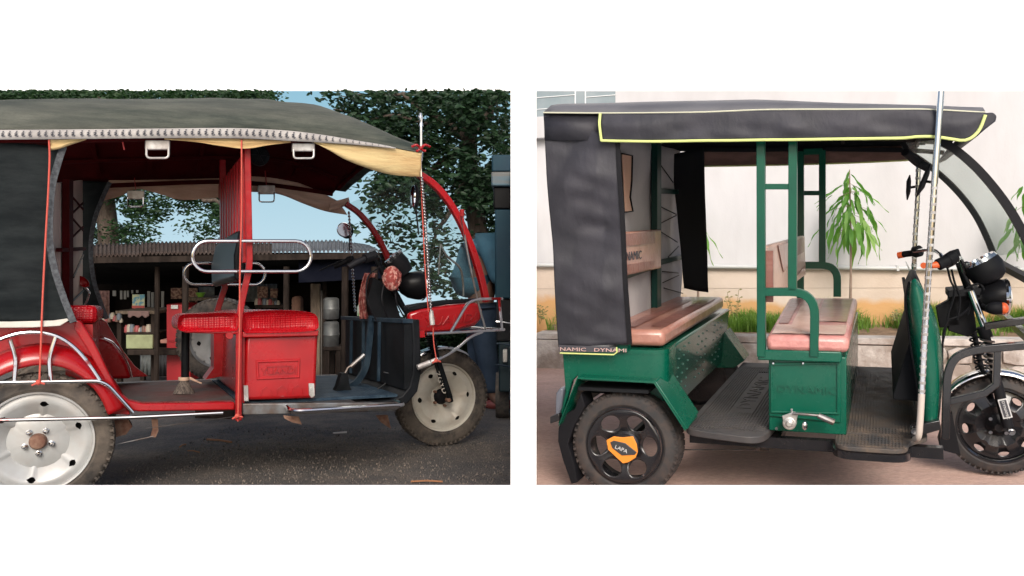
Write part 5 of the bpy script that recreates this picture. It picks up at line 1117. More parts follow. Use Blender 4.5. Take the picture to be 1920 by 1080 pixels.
# rear floor with ribs and raised lettering
def floorplate(px_poly, Yn, zz, name, mt, th=.05):
    return None
zr = zfl; Xa, Xb = p(1290, 806)[0], p(1442, 806)[0]
m = M(R); outline = rnd([(Xa-.02, WR-.05), (Xa-.02, -.02), (Xb-.02, -.10), (Xb+.01, .1), (Xb+.01, WR-.05)], .09, 6)
m.extrude([(a[0], a[1], zr-.03) for a in outline], (0, 0, .03)); fl = m.build('rear_floor', G['mat'], gr, bevel=.004)
m = M(R); n = 0; Xc = (Xa+Xb)/2
for i in range(26):
    x = Xa+.01+(Xb-Xa-.02)*i/25
    if abs(x-Xc) < .055: ys = [(.02, .30), (1.25, 1.4)]
    else: ys = [(.0 if x < Xb-.05 else .06, 1.4)]
    for ya_, yb_ in ys: m.box(x-.0035, x+.0035, ya_, yb_, zr, zr+.005)
for j in range(9): y_ = .02+j*.028; m.box(Xa+.02, Xb-.02, y_, y_+.006, zr, zr+.0045)
m.build('rib', G['mat'], fl, smooth=0, kind='stuff')
m = M(R); lettering(m, 'DYNAMIC', (Xc+.035, .38, zr), (0, 1, 0), (-1, 0, 0), (0, 0, 1), .07, .0028, 0, 1.7); m.build('mat_lettering', G['mat'], fl, smooth=0)
m = M(R); m.box(Xa, p(1770, 806)[0], .03, .07, zr-.075, zr-.03); m.box(Xa, p(1770, 806)[0], WR-.12, WR-.08, zr-.075, zr-.03)
for x in (Xa+.1, Xb, Xb+.35, p(1700, 800)[0]): m.box(x, x+.04, .05, WR-.1, zr-.07, zr-.03)
m.build('chassis', G['black'], gr)
# front floor with lobe step
Xd, Xe = p(1583, 790)[0], p(1715, 790)[0]
m = M(R); x_l, x_r = p(1562, 805, -.1)[0], p(1706, 805, -.1)[0]
outline = rnd([(Xd-.0, WR-.05), (Xd-.0, .06), (x_l, .04), (x_l+.01, -.13), (x_r-.01, -.13), (x_r+.0, .0), (Xe+.05, .06), (Xe+.05, WR-.05)], .07, 6)
m.extrude([(a[0], a[1], zr-.02) for a in outline], (0, 0, .018)); fl2 = m.build('front_floor', G['mat2'], gr, bevel=.003)
m = M(R); ol = rnd([(x_l-.004, .04), (x_l+.005, -.135), (x_r-.005, -.135), (x_r+.004, .0)], .08, 8); m.bar([(a[0], a[1], zr-.036) for a in [(*q_, 0) for q_ in ol]], .028, .01, ref=(0, 0, 1)); m.build('step_edge', G['black'], fl2, smooth=40)
m = M(R)
for i in range(22):
    x = Xd+.012+(Xe-Xd)*i/21; m.box(x-.0035, x+.0035, .08, 1.4, zr-.002, zr+.003)
for i in range(20):
    x = x_l+.02+(x_r-x_l-.04)*i/19; m.box(x-.003, x+.003, -.115, .06, zr-.002, zr+.003)
for j in range(10):
    y_ = -.11+j*.03; m.box(x_l+.02, x_r-.02, y_, y_+.006, zr-.002, zr+.0025)
m.build('rib', G['mat2'], fl2, smooth=0, kind='stuff')
# middle seat box
m = M(R); x0, x1 = p(1441, 700, .02)[0], p(1577, 700, .02)[0]; zb_, zt_b = p(1500, 784, .02)[2], p(1500, 668, .02)[2]
m.box(x0, x1+.02, .03, WR-.06, zr-.0, zt_b); m.hexa([(x0, .02, zb_), (x1, .02, zb_-.012), (x1, .05, zb_-.012), (x0, .05, zb_), (x0, .02, zt_b), (x1, .02, zt_b), (x1, .05, zt_b), (x0, .05, zt_b)])
mb = m.build('seat_box', G['green'], gr, bevel=.005)
m = M(R); lettering(m, 'DYNAMIC', p(1457, 735, .018), (1, 0, 0), (0, 0, 1), (0, -1, 0), .032, .0035, .0, 1.2); m.build('name_lettering', G['green'], mb, smooth=0)
m = M(R); ring_px(m, [(1444, 682), (1573, 680), (1573, 779), (1444, 776)], [(1448, 686), (1569, 684), (1569, 775), (1448, 772)], .012, .02); m.build('panel_edge', G['green'], mb, bevel=.002)
m = M(R); m.box(p(1421, 665)[0], p(1578, 665)[0]+.0, -.01, WR-.04, p(1500, 677)[2], p(1500, 657)[2]); m.build('seat_tray', G['green'], gr, bevel=.005)
m = M(R)
for px_ in (1450, 1506): m.lathe(p(px_, 681, -.0), [(0, -.004), (.004, -.004), (.004, .02)], 8)
m.build('rivet', A['chrome'], mb, kind='stuff')
m = M(R); m.lathe(p(1505, 838, .1), [(0, 0), (.01, 0), (.01, .02)], 8); 
# seats: cushions with brown patches
def seat(name, xn0, xn1, xf0, xf1, y0, y1, zb1, zt1_, mt_top, mt_side, sk=0):
    """cushion from near (y0) to far (y1) with its own x range at each end"""
    def X(u, Y): t = (Y-y0)/(y1-y0); return (xn0+(xf0-xn0)*t)*(1-u)+(xn1+(xf1-xn1)*t)*u
    m = M(R); m.hexa([(X(0, y0), y0, zb1), (X(1, y0), y0, zb1), (X(1, y1), y1, zb1), (X(0, y1), y1, zb1), (X(0, y0), y0, zt1_), (X(1, y0), y0, zt1_), (X(1, y1), y1, zt1_), (X(0, y1), y1, zt1_)])
    return m.build(name, mt_side, gr, bevel=.022), X
zs1 = p(1250, 619, .04)[2]; zs0 = p(1245, 650, .04)[2]
xA = p(1170, 640, .04)[0]-.02; xB = p(1247, 640, .04)[0]; yfar = 1.42
pf = R.atZ(1357, 556, zs1); 
s1, X1 = seat('seat_cushion', xA-.1, xB, xA-.1, pf[0], .03, min(pf[1], 1.48), zs0, zs1, None, G['wrap'])
def patch(Xf, u0, u1, ya, yb, z, mt, parent, nm='seat_patch', slack=.0):
    m = M(R); rows = []
    for Y in np.linspace(ya, yb, 14): rows.append([(Xf(u, Y), Y, z+.0035+.003*noise.noise(Vector((u*6, Y*9, 2)))) for u in np.linspace(u0, u1, 8)])
    m.grid(rows); return m.build(nm, mt, parent, smooth=80)
yfe = min(pf[1], 1.48)
patch(X1, .70, .93, .14, yfe-.12, zs1, G['wrap_brown'], s1); patch(X1, .30, .50, .1, yfe-.2, zs1, G['wrap_brown'], s1)
# middle seat
zm1 = p(1440, 628, .0)[2]; zm0 = p(1440, 658, .0)[2]; pa, pb = R.atZ(1480, 557, zm1), R.atZ(1607, 560, zm1); ya_ = (pa[1]+pb[1])/2
s2, X2 = seat('seat_cushion', p(1437, 640)[0], p(1592, 640)[0], R.atX(1480, 557, 0)[0] if 0 else pa[0], pb[0], -.01, min(ya_, 1.48), zm0, zm1, None, G['wrap_pink'])
ymf = min(ya_, 1.48)
patch(X2, .06, .95, .03, .30, zm1, G['wrap_pale'], s2); patch(X2, .25, .5, .3, ymf-.1, zm1, G['wrap_pale'], s2); patch(X2, .54, .93, .42, ymf-.12, zm1, G['wrap'], s2); patch(X2, .07, .2, .35, ymf-.1, zm1, G['wrap_brown'], s2)
print('SEATS', pf, pa, pb)
# middle backrest
xb_ = p(1438, 500, .05)[0]; pq = [R.at(1437, 462, .06), R.at(1509, 442, 1.35), R.at(1511, 516, 1.35), R.at(1438, 566, .06)]
m = M(R); m.hexa(pq+[v-[.035, 0, 0] for v in pq]); bk2 = m.build('backrest', G['wrap_pale'], gr, bevel=.008)
def onback(u, v, d=.004):   # u along, v down
    a = pq[0]*(1-u)+pq[1]*u; b = pq[3]*(1-u)+pq[2]*u; return a*(1-v)+b*v+np.array([d, 0, 0])
for (us, vs) in (([.22, .93, .93, .6, .34], [.04, .04, .38, .42, .62]), ([.45, .95, .95, .6], [.98, .72, .95, .99])):
    m = M(R); m.extrude([onback(u, v) for u, v in zip(us, vs)], (.002, 0, 0)); m.build('seat_patch', G['wrap_brown'] if 0 else G['wrap'], bk2)
m = M(R); m.bar([p(1443, 470, .05), p(1443, 566, .05)], .018, .03); m.build('backrest_edge', G['wrap_brown'], bk2)
# rear backrest
XR = p(1280, 500, 1.56)[0]+.06
c4 = [R.atX(x, y, XR) for x, y in ((1160, 436), (1240, 430), (1240, 503), (1160, 520))]
m = M(R); m.hexa(c4+[v-[.05, 0, 0] for v in c4]); bk3 = m.build('backrest', G['wrap'], gr, bevel=.008)
def onbk(x, y, d=.004): v = R.atX(x, y, XR); return v+np.array([d, 0, 0])
for poly in ([(1164, 440), (1226, 434), (1227, 456), (1164, 463)], [(1164, 498), (1226, 489), (1223, 503), (1164, 516)]):
    m = M(R); m.extrude([onbk(*q_) for q_ in poly], (.002, 0, 0)); m.build('seat_patch', G['wrap_brown'], bk3)
a0_ = onbk(1200.5, 485, .006); uy = (onbk(1230, 481, .006)-a0_); uy /= np.linalg.norm(uy)
m = M(R); lettering(m, 'DYNAMIC', a0_-uy*.365, uy, (0, 0, 1), (1, 0, 0), .044, .001, 0, 1.35); m.build('seat_lettering', A['print'], bk3, smooth=0)
# back wall, post and braces
XB = XR-.06; zwb, zwt = R.atX(1240, 590, XB)[2], R.atX(1240, 272, XB)[2]
m = M(R); rows = []
for z in np.linspace(zwb, zwt, 16): rows.append([(XB-.015+.012*noise.noise(Vector((Y*4, z*4, 1))), Y, z) for Y in np.linspace(.02, WR-.02, 24)])
m.grid(rows); m.build('back_lining', G['wallcloth'], gr, smooth=80, solid=.003)
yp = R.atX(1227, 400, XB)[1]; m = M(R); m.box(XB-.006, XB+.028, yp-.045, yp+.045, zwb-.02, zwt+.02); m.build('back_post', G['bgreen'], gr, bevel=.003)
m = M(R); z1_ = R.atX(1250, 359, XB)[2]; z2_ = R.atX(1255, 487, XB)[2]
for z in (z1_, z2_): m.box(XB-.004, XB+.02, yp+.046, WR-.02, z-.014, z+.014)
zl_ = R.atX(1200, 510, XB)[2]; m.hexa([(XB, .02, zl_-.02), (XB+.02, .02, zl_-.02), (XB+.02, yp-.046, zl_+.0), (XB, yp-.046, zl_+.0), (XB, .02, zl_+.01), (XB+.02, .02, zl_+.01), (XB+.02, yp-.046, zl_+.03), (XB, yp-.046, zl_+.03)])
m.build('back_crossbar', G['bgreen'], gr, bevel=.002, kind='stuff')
for (xa_, ya_2, xc_, yc_2) in ((1232, 300, 1262, 342), (1236, 420, 1268, 404), (1238, 434, 1270, 454), (1253, 482, 1272, 462), (1242, 509, 1272, 512), (1243, 530, 1273, 516), (1245, 540, 1280, 550), (1234, 385, 1268, 402)):
    m = M(R); m.tube([R.atX(xa_, ya_2, XB+.01), R.atX(xc_, yc_2, XB+.01)], .0035, 6); m.build('brace_wire', A['black'], gr)
m = M(R); fp = [(1166, 288), (1185, 292), (1184, 340), (1181, 370), (1186, 396), (1172, 398)]; m.extrude([R.atX(x, y, XB+.012) for x, y in fp], (.002, 0, 0)); wf = m.build('window_flap', G['peach'], gr)
m = M(R); m.bar([R.atX(x, y, XB+.016) for x, y in fp[:-1]+[(1172, 398)]], .012, .006, ref=(1, 0, 0)); m.build('flap_edge', A['black_matt'], wf)
# roof: grey top, charcoal valances with piping
nr = [(1019, 211), (1125, 212), (1220, 211.5), (1320, 210), (1420, 206), (1500, 205), (1600, 205), (1700, 204.5), (1760, 206), (1848, 211)]
cr_ = [(1025, 207), (1050, 197), (1150, 195), (1240, 191), (1330, 189), (1430, 187.5), (1500, 192), (1580, 198), (1670, 203), (1780, 208)]
YN, YF_ = -.06, WR+.06
NR = resample(sm([p(x, y, YN) for x, y in nr], 4), 50); CR = NR.copy(); FR = NR.copy(); FR[:, 1] = YF_; CR[:, 1] = .5
for q_ in CR: px_ = R.px(q_)[0]; q_[2] = p(px_, np.interp(px_, [a for a, b in cr_], [b for a, b in cr_]), .5)[2]
rows = []
for u in np.linspace(0, 1, 21):
    row = NR*(1-u)+FR*u; w_ = math.sin(math.pi*u)**.5; d = CR-(NR+FR)/2; d[:, 1] = 0; row = row+d*w_
    rows.append(row)
m = M(R); m.grid(rows); m.build('roof_cover', G['tarp_top'], gr, smooth=80, solid=.004)
m = M(R); m.grid([r-[0, 0, .03] for r in rows[1:-1]]); m.build('roof_lining', G['dark'], gr, smooth=80)
m = M(R)
for k_ in (2, 16, 24, 33, 44): m.bar([r[k_]-[0, 0, .045] for r in rows[1:-1]], .022)
m.bar([NR[k_]+[0, .05, -.05] for k_ in range(0, 49, 2)], .025); m.bar([FR[k_]+[0, -.05, -.05] for k_ in range(0, 49, 2)], .025); m.build('roof_frame', G['dark'], gr)
def grow(S, top, bot, Y, nu, nv, f):
    t = resample(sm([S.at(x, y, Y) for x, y in top], 5), nu); b = resample(sm([S.at(x, y, Y) for x, y in bot], 5), nu); rows = []
    for j in range(nv+1):
        v = j/nv; r = t*(1-v)+b*v
        for i in range(nu): r[i][1] += f(r[i][0], r[i][2], i/(nu-1), v)
        rows.append(r)
    return rows
vt = [(1126, 213), (1220, 212), (1320, 210.5), (1420, 206.5), (1560, 205.5), (1700, 205), (1760, 206), (1848, 211)]
vb = [(1129, 264), (1220, 265.5), (1320, 264), (1420, 263), (1560, 261), (1690, 259), (1712, 257), (1752, 256.5), (1785, 261), (1806, 264), (1822, 258), (1836, 243), (1847, 216)]
rows = grow(R, vt, vb, YN-.012, 90, 12, lambda x, z, u, v: .018*noise.noise(Vector((x*5, z*8, 3)))*math.sin(v*3.1)-.012*math.sin(v*3.1)+.012*noise.noise(Vector((x*11, v*2.5, 8)))*v)
m = M(R); m.grid(rows); m.build('valance', G['tarp'], gr, smooth=80, solid=.003)
m = M(R); m.tube([r[0]+[0, -.006, 0] for r in rows]+[q_+[0, -.006, 0] for q_ in rows[-1]], .0062, 7); m.build('valance_piping', G['pipe'], gr)
m = M(R); m.tube([p(x, y, YN-.012) for x, y in sm(nr, 4)], .0035, 6); m.build('roof_piping', G['pipe_w'], gr)
m = M(R); m.prism(onpx([(1846, 212), (1862, 211), (1869, 218), (1866, 228), (1850, 240), (1832, 256), (1812, 265), (1806, 262)], YN+.02), YN+.01, WR+.03); m.build('roof_nose', G['tarp'], gr, bevel=.015)
# inner far valance, brown inside, lime edge
rows = grow(R, [(1318, 277), (1420, 277), (1560, 276), (1700, 273), (1722, 271)], [(1318, 312), (1420, 310.5), (1560, 307), (1680, 302), (1715, 300)], WR+.04, 60, 6, lambda x, z, u, v: .008*noise.noise(Vector((x*6, z*8, 3))))
m = M(R); m.grid([onpx([(1215, 258), (1400, 258), (1600, 257), (1735, 255)], WR+.045), onpx([(1215, 285), (1320, 279), (1400, 279), (1600, 277), (1735, 272)][:1]+[(1400, 279), (1600, 277), (1735, 272)], WR+.045)]); m.build('dark_gap_sheet', G['dark'], gr, solid=.003)  # added dark sheet, stands in for the darkness in the gap under the roof
m = M(R); m.grid(rows); m.build('inner_valance', G['inner'], gr, smooth=80, solid=.003); m = M(R); m.tube([q_ for q_ in rows[-1]], .005, 6); m.build('valance_piping', G['pipe'], gr)
# rear near curtain with diagonal folds
def ue(u): return min(1, .12+3.2*min(u, 1-u))
def fold2(x, z, u, v):
    s_ = (x*2.2-z*3.4)
    return -.030*math.sin(s_*3.2+1.5*noise.noise(Vector((x*2, z*2, 0))))*(.25+.75*math.sin(math.pi*min(1, v*1.05)))*ue(u)+ue(u)*(-.007*abs(math.sin(s_*4.3+2.4*noise.noise(Vector((x*3, z*3, 5)))))-.014*noise.noise(Vector((x*6+z*9, z*12, 2))))-.006
o, rows = curtain(R, [(1020, 212), (1026, 330), (1035, 430), (1041, 540), (1048, 650)], [(1160, 262), (1163, 330), (1170, 440), (1175, 540), (1182, 645)], -.035, G['tarp'], gr, fold=fold2, nu=50, nv=60)
m = M(R); m.grid([[p(x, y, -.04) for x, y in ((1020, 211), (1070, 212), (1128, 213))], [p(x, y, -.045) for x, y in ((1021, 262), (1075, 263), (1160, 264))]]); m.build('curtain_top', G['tarp'], gr, solid=.002)
m = M(R); m.bar([r[-1]+[0, -.004, 0] for r in rows], .020, .008, ref=(1, 0, 0)); m.build('curtain_hem', A['black_matt'], gr)
m = M(R); m.hexa([p(1048, 647, -.052), p(1157, 651, -.052), p(1155, 661, -.052), p(1048, 659, -.052)]+[v+[0, .004, 0] for v in (p(1048, 647, -.052), p(1157, 651, -.052), p(1155, 661, -.052), p(1048, 659, -.052))]); sb_ = m.build('printed_strip', A['print'], gr)
m = M(R); a0_ = p(1049, 657.5, -.054); a1_ = p(1157, 660, -.054); ux_ = (a1_-a0_)/np.linalg.norm(a1_-a0_); lettering(m, 'NAMIC   DYNAMI', a0_, ux_, (0, 0, 1), (0, -1, 0), .0165, .0006, 0, 1.75); m.build('strip_lettering', mat('dull pink print', (.5, .33, .31), .7), sb_, smooth=0)
m = M(R); m.tube([p(1050, 662, -.054), p(1151, 665, -.054), p(1157, 660, -.054), p(1156, 651, -.054)], .0035, 6); m.build('strip_piping', G['pipe'], sb_)
m = M(R); m.box(p(1160, 640)[0], p(1180, 640)[0], -.02, .02, p(1170, 658)[2], p(1170, 645)[2]); m.build('curtain_clip', G['dgreen'], gr)
# far black curtain
rows = grow(R, [(1259, 290), (1285, 284), (1319, 276)], [(1283, 540), (1305, 545), (1329, 548)], WR-.22, 16, 20, lambda x, z, u, v: .02*noise.noise(Vector((x*5, z*4, 3))))
m = M(R); m.grid(rows); m.build('side_curtain', G['dark'], gr, smooth=80, solid=.003)
# green tube frame
def sq(pts, s_=.030, mt='dgreen', nm='frame_tube', r=.0, h=None):
    m = M(R); m.bar(rnd(pts, r, 8) if r else pts, s_, h or s_); return m.build(nm, G[mt], gr, smooth=40, bevel=.002)
sq([p(1427, 264, .0), p(1428, 668, .0)], .034, nm='door_post'); sq([p(1487, 262, .0), p(1486, 545, .0)], .034, nm='door_post')
sq([p(1434, 350, .0), p(1481, 350, .0)], .024, nm='cross_tube'); sq([p(1434, 547, .0), p(1528, 547, .0), p(1527, 668, .0)], .034, r=.10, nm='armrest')
sq([p(1501, 284, WR-.05), p(1501, 560, WR-.05)], .040, nm='door_post'); sq([p(1542, 282, WR-.05), p(1542, 497, WR-.05)], .038, nm='door_post')
sq([p(1508, 362, WR-.05), p(1536, 362, WR-.05)], .028, nm='cross_tube'); sq([p(1507, 285, WR-.05), p(1542, 284, WR-.05)], .036, nm='cross_tube'); sq([p(1508, 497, WR-.05), p(1570, 497, WR-.05), p(1570, 556, WR-.05)], .042, r=.12, nm='armrest')
# front: leg shield, black inner board
m = M(R); rows = []
prof = [(1700, 548, 1713, 521), (1702, 580, 1738, 560), (1706, 620, 1762, 640), (1714, 670, 1766, 690), (1722, 730, 1765, 750), (1728, 800, 1758, 795)]
Lh = resample(sm([p(a, b, .12) for a, b, _, _ in [(1706, 528, 0, 0), (1700, 560, 0, 0), (1703, 600, 0, 0), (1709, 650, 0, 0), (1717, 700, 0, 0), (1724, 750, 0, 0), (1728, 808, 0, 0)]], 4), 30)
Mh = resample(sm([p(a, b, .05) for a, b in [(1714, 522), (1726, 560), (1736, 610), (1744, 660), (1748, 720), (1748, 770), (1746, 806)]], 4), 30)
Rh = resample(sm([p(a, b, .16) for a, b in [(1722, 526), (1744, 570), (1760, 620), (1766, 670), (1766, 720), (1763, 760), (1758, 800)]], 4), 30)
m.grid([Lh, Lh*.5+Mh*.5-[0, .03, 0], Mh, Mh*.5+Rh*.5-[0, .03, 0], Rh, Rh+[-.02, .5, 0], Rh+[-.02, WR-.35, 0]]); m.build('leg_shield', G['green'], gr, smooth=80, solid=.004)
m = M(R); m.tube(Lh, .007, 8); m.build('shield_edge', A['black_matt'], gr)
m = M(R); il = [p(1700, 560, .2), p(1706, 600, .2), p(1706, 640, .2), p(1690, 690, .2), p(1674, 742, .2), p(1676, 750, .2), p(1724, 752, .2), p(1720, 650, .2), p(1708, 560, .2)]; m.prism(il, .2, WR-.3); m.build('inner_board', G['dark'], gr, bevel=.004)
m = M(R); m.pprism([(1700, 556), (1701, 548), (1712, 522), (1722, 520), (1740, 562), (1728, 600), (1706, 600)], .14, .62, .12); m.build('dash_box', A['black_matt'], gr, bevel=.01)
m = M(R); m.pprism([(1706, 800), (1762, 788), (1764, 806), (1708, 822)], .02, .06); m.build('front_rail', G['black'], gr, bevel=.003)
# tall chrome rod and the far one
def rodR(pts, Y, r, n, label=None):
    q = resample([p(x, y, Y) for x, y in pts], n*3+1); m = M(R); m.tube(q, r, 12); rd = m.build('chrome_rod', A['chrome'], gr)
    m = M(R)
    for i in range(n): m.tube([q[3*i+1], q[3*i+2]], r*1.10, 10)
    m.build('wrap_band', A['silver_plate'], rd, kind='stuff'); return rd
m = M(R); m.tube([p(1764, 171, -.10), p(1758, 260, -.10), p(1752, 345, -.10)], .0125, 14); m.build('chrome_rod', A['chrome'], gr)
rodR([(1752, 345), (1746, 440), (1739, 540), (1733, 640), (1728, 740)], -.10, .0115, 26)
m = M(R); m.tube(sm([p(1728, 738, -.10), p(1725, 790, -.10), p(1722, 818, -.095), p(1716, 824, -.05)]), .0125, 12); m.build('rod_foot', mat('pale plastic sleeve', (.5, .43, .38), .35), gr)
m = M(R); m.lathe(p(1715, 806, -.02), [(0, -.02), (.014, -.02), (.016, .0), (.01, .02)], 12); m.build('rod_bolt', A['chrome'], gr)
rodR([(1722, 312), (1720, 380), (1716, 440), (1713, 520)], 1.25, .0125, 14)
# mirrors
m = M(R); q_ = p(1735, 340, .1); m.tube([p(1756, 343, .0), q_+[.0, 0, 0]], .006, 8); mr = m.build('mirror_arm', G['black'], gr)
m = M(R); m.tube([p(1745, 306, .1), p(1738, 325, .1), p(1728, 350, .1), p(1718, 370, .1)], [.006, .03, .034, .006], 16, sq=(1, .35)); m.build('mirror', A['black_matt'], mr)
m = M(R); m.tube([p(1706, 328, 1.2), p(1704, 340, 1.2), p(1703, 360, 1.2), p(1701, 375, 1.2)], [.008, .03, .03, .008], 16, sq=(1, .4)); mr2 = m.build('mirror', A['black_matt'], gr)
m = M(R); m.tube([p(1704, 352, 1.2), p(1716, 350, 1.2)], .007, 8); m.build('mirror_arm', A['black_matt'], mr2)
# windscreen: bent frame with clear panel
no = sm([p(x, y, .02) for x, y in [(1756, 262), (1790, 280), (1828, 312), (1862, 350), (1890, 388), (1912, 425), (1935, 470)]], 5)
fi = sm([p(x, y, 1.25) for x, y in [(1694, 268), (1704, 284), (1735, 306), (1770, 334), (1803, 368), (1830, 405), (1850, 445), (1864, 480)]], 5)
m = M(R); m.bar(no, .036, .03); m.build('windscreen_frame', A['black_matt'], gr, smooth=50); m = M(R); m.bar(fi, .034, .03); m.build('windscreen_frame', A['black_matt'], gr, smooth=50)
m = M(R); m.bar(sm([fi[-1], p(1868, 489, 1.2), p(1884, 500, 1.0), p(1925, 522, .6), p(1960, 540, .2)]), .034, .03); m.build('windscreen_sill', A['black_matt'], gr, smooth=50)
m = M(R); a, b = resample(no, 24), resample(fi, 24); m.grid([a*(1-t)+b*t+[.01, 0, 0] for t in (0, .25, .5, .75, 1)]); m.build('windscreen', glass('pale windscreen', (.80, .88, .85), .22), gr, smooth=80)
m = M(R); m.tube([p(1697, 285, .6), p(1720, 305, .7), p(1745, 318, .7)], .02, 10); m.build('visor_bar', A['black_matt'], gr)
# fork, wheel, mudguard
Yq = .70; fq = p(1872, 799, Yq); RF = .232
w3 = make_wheel(R, gr, fq, RF, G['rubber'], G['black'], A['void'], nl=56, rimk=.74, w=.09)
def dish5(r): return .03-.03*math.exp(-((r-.10)/.03)**2)
m = M(R); disc(m, R, fq, dish5, .02, .168, [q_*math.pi/4 for q_ in range(8)], .17, .012, .137, math.radians(10), n=160); m.build('rim', G['black'], w3, solid=.003)
m = M(R); m.lathe(fq, [(.166, .012), (.171, -.002), (.178, -.002), (.18, .01), (.174, .08)], 60); m.build('rim_lip', G['black'], w3)
m = M(R); m.lathe(fq, [(0, -.03), (.018, -.03), (.03, 0), (.05, .02), (.055, .05), (0, .05)], 24); m.build('hub', G['black'], w3)
for i in range(4):
    a = math.radians(45+90*i); m = M(R); m.lathe((fq[0]+.045*math.cos(a), fq[1]+.0, fq[2]+.045*math.sin(a)), [(0, 0), (.008, 0), (.009, .03)], 8); m.build('wheel_nut', A['chrome'], w3)
Yk = Yq-.06
m = M(R); m.tube([p(1820, 545, Yk), p(1847, 617, Yk)], .0165, 14); m.build('fork_tube', A['chrome'], gr)
m = M(R); m.tube([p(1842, 612, Yk), p(1850, 632, Yk)], .028, 14); m.tube([p(1864, 700, Yk), p(1890, 800, Yk)], .024, 14); m.tube([p(1850, 632, Yk), p(1866, 702, Yk)], .016, 12); fkk = m.build('fork_leg', A['black_matt'], gr)
m = M(R); c0, c1 = p(1849, 630, Yk), p(1865, 700, Yk); hel = []
for i in range(100):
    t = i/99; a = t*2*math.pi*6.5; c = c0*(1-t)+c1*t; hel.append(c+np.array([.026*math.cos(a), .026*math.sin(a), 0]))
m.tube(hel, .0055, 6); m.build('fork_spring', A['steel'], gr)
m = M(R); hel = []
c0, c1 = p(1826, 622, Yk+.16), p(1840, 690, Yk+.16)
for i in range(90):
    t = i/89; a = t*2*math.pi*6.5; c = c0*(1-t)+c1*t; hel.append(c+np.array([.024*math.cos(a), .024*math.sin(a), 0]))
m.tube(hel, .005, 6); m.tube([c0, c1], .012, 8); m.tube([c1, p(1866, 790, Yk+.16)], .022, 10); m.build('fork_leg', A['black_matt'], gr)
a0_, a1_ = p(1879, 748, Yk-.026), p(1890, 784, Yk-.026); dd = (a1_-a0_)/np.linalg.norm(a1_-a0_); nn_ = np.array([-dd[2], 0, dd[0]]); nn_ = nn_ if nn_[0] > 0 else -nn_
m = M(R); w_ = .019; m.extrude([a0_-nn_*w_, a0_+nn_*w_, a1_+nn_*w_, a1_-nn_*w_], (0, -.002, 0)); st = m.build('fork_sticker', G['sticker'], fkk)
m = M(R); w_ = .014; e_ = .006; m.extrude([a0_+dd*e_-nn_*w_+[0, -.003, 0], a0_+dd*e_+nn_*w_+[0, -.003, 0], a1_-dd*e_+nn_*w_+[0, -.003, 0], a1_-dd*e_-nn_*w_+[0, -.003, 0]], (0, -.0012, 0))
m.build('sticker_field', A['print'], st)
m = M(R); lettering(m, 'DYNAMIC', a0_+dd*.009-nn_*.005+[0, -.0048, 0], dd, nn_ if np.cross(dd, nn_)[1] < 0 else -nn_, (0, -1, 0), .011, .0005, 0, 1.25); m.build('sticker_lettering', G['sticker'], st, smooth=0)
m = M(R); m.lathe(p(1897, 810, Yk-.03), [(0, -.02), (.010, -.02), (.012, 0), (.016, .0), (.016, .03)], 12); m.build('axle_nut', A['chrome'], fkk)
ff = [(fq[0]+.262*math.cos(a), fq[2]+.262*math.sin(a)) for a in np.linspace(math.radians(55), math.radians(150), 22)]
m = M(R); m.grid([[(x, Y, z+dz) for x, z in ff] for Y, dz in ((Yq-.02, -.016), (Yq+.005, 0), (Yq+.085, 0), (Yq+.11, -.016))]); m.build('front_mudguard', A['chrome'], gr, solid=.002, smooth=60)
m = M(R); m.pprism([(1760, 830), (1768, 800), (1784, 770), (1790, 800), (1800, 850), (1770, 842)], Yq-.03, Yq+.1, Yq); m.build('wheel_flap', A['black_matt'], gr)
# steering head
m = M(R); m.tube([p(1790, 468, Yq), p(1815, 540, Yq), p(1822, 560, Yq)], .018, 10); m.tube([p(1800, 500, Yq-.04), p(1826, 556, Yq-.04)], .010, 8)
m.pprism([(1776, 543), (1838, 538), (1840, 552), (1776, 556)], Yq-.05, Yq+.14, Yq); m.pprism([(1780, 556), (1822, 552), (1832, 620), (1815, 632), (1778, 620)], Yq, Yq+.12, Yq)
m.pprism([(1755, 576), (1792, 556), (1800, 610), (1762, 615)], Yq, Yq+.06, Yq); sh_ = m.build('steering_head', A['black_matt'], gr, bevel=.004)
m = M(R)
for pts in ([(1784, 505), (1790, 530), (1800, 560), (1795, 600)], [(1800, 500), (1812, 525), (1824, 545), (1815, 590)], [(1776, 500), (1782, 525), (1790, 548), (1778, 590), (1768, 640)], [(1820, 575), (1800, 592), (1775, 605), (1767, 650), (1768, 720)], [(1812, 540), (1835, 532), (1845, 545), (1838, 560), (1818, 555)]):
    m.tube(sm([p(x, y, Yq-.05) for x, y in pts]), .0055, 6)
m.build('cable', A['black_matt'], gr, kind='stuff')
m = M(R); m.tube(sm([p(1775, 500, .4), p(1790, 492, .45), p(1800, 484, .55), p(1806, 500, .62), p(1812, 530, Yq)]), .010, 8); m.tube(sm([p(1712, 472, 1.0), p(1745, 468, .9), p(1762, 476, .8), p(1770, 492, .75)]), .009, 8); m.build('handlebar', A['chrome'], gr)
m = M(R); m.tube([p(1758, 497, .36), p(1778, 488, .38)], .026, 16); m.tube([p(1776, 489, .38), p(1790, 480, .4)], .030, 14); g1 = m.build('hand_grip', A['black_matt'], gr, bevel=.003); m = M(R); m.tube([p(1746, 498, .35), p(1760, 496, .36)], [.014, .016], 14); m.build('grip_end', G['amber'], g1)
m = M(R); m.tube([p(1693, 477, 1.05), p(1716, 474, 1.02)], .017, 14); m.tube([p(1714, 473, 1.02), p(1726, 470, 1.0)], .030, 14); g2 = m.build('hand_grip', A['black_matt'], gr, bevel=.003); m = M(R); m.tube([p(1684, 479, 1.06), p(1695, 477, 1.05)], .0175, 14); m.build('grip_end', G['amber'], g2)
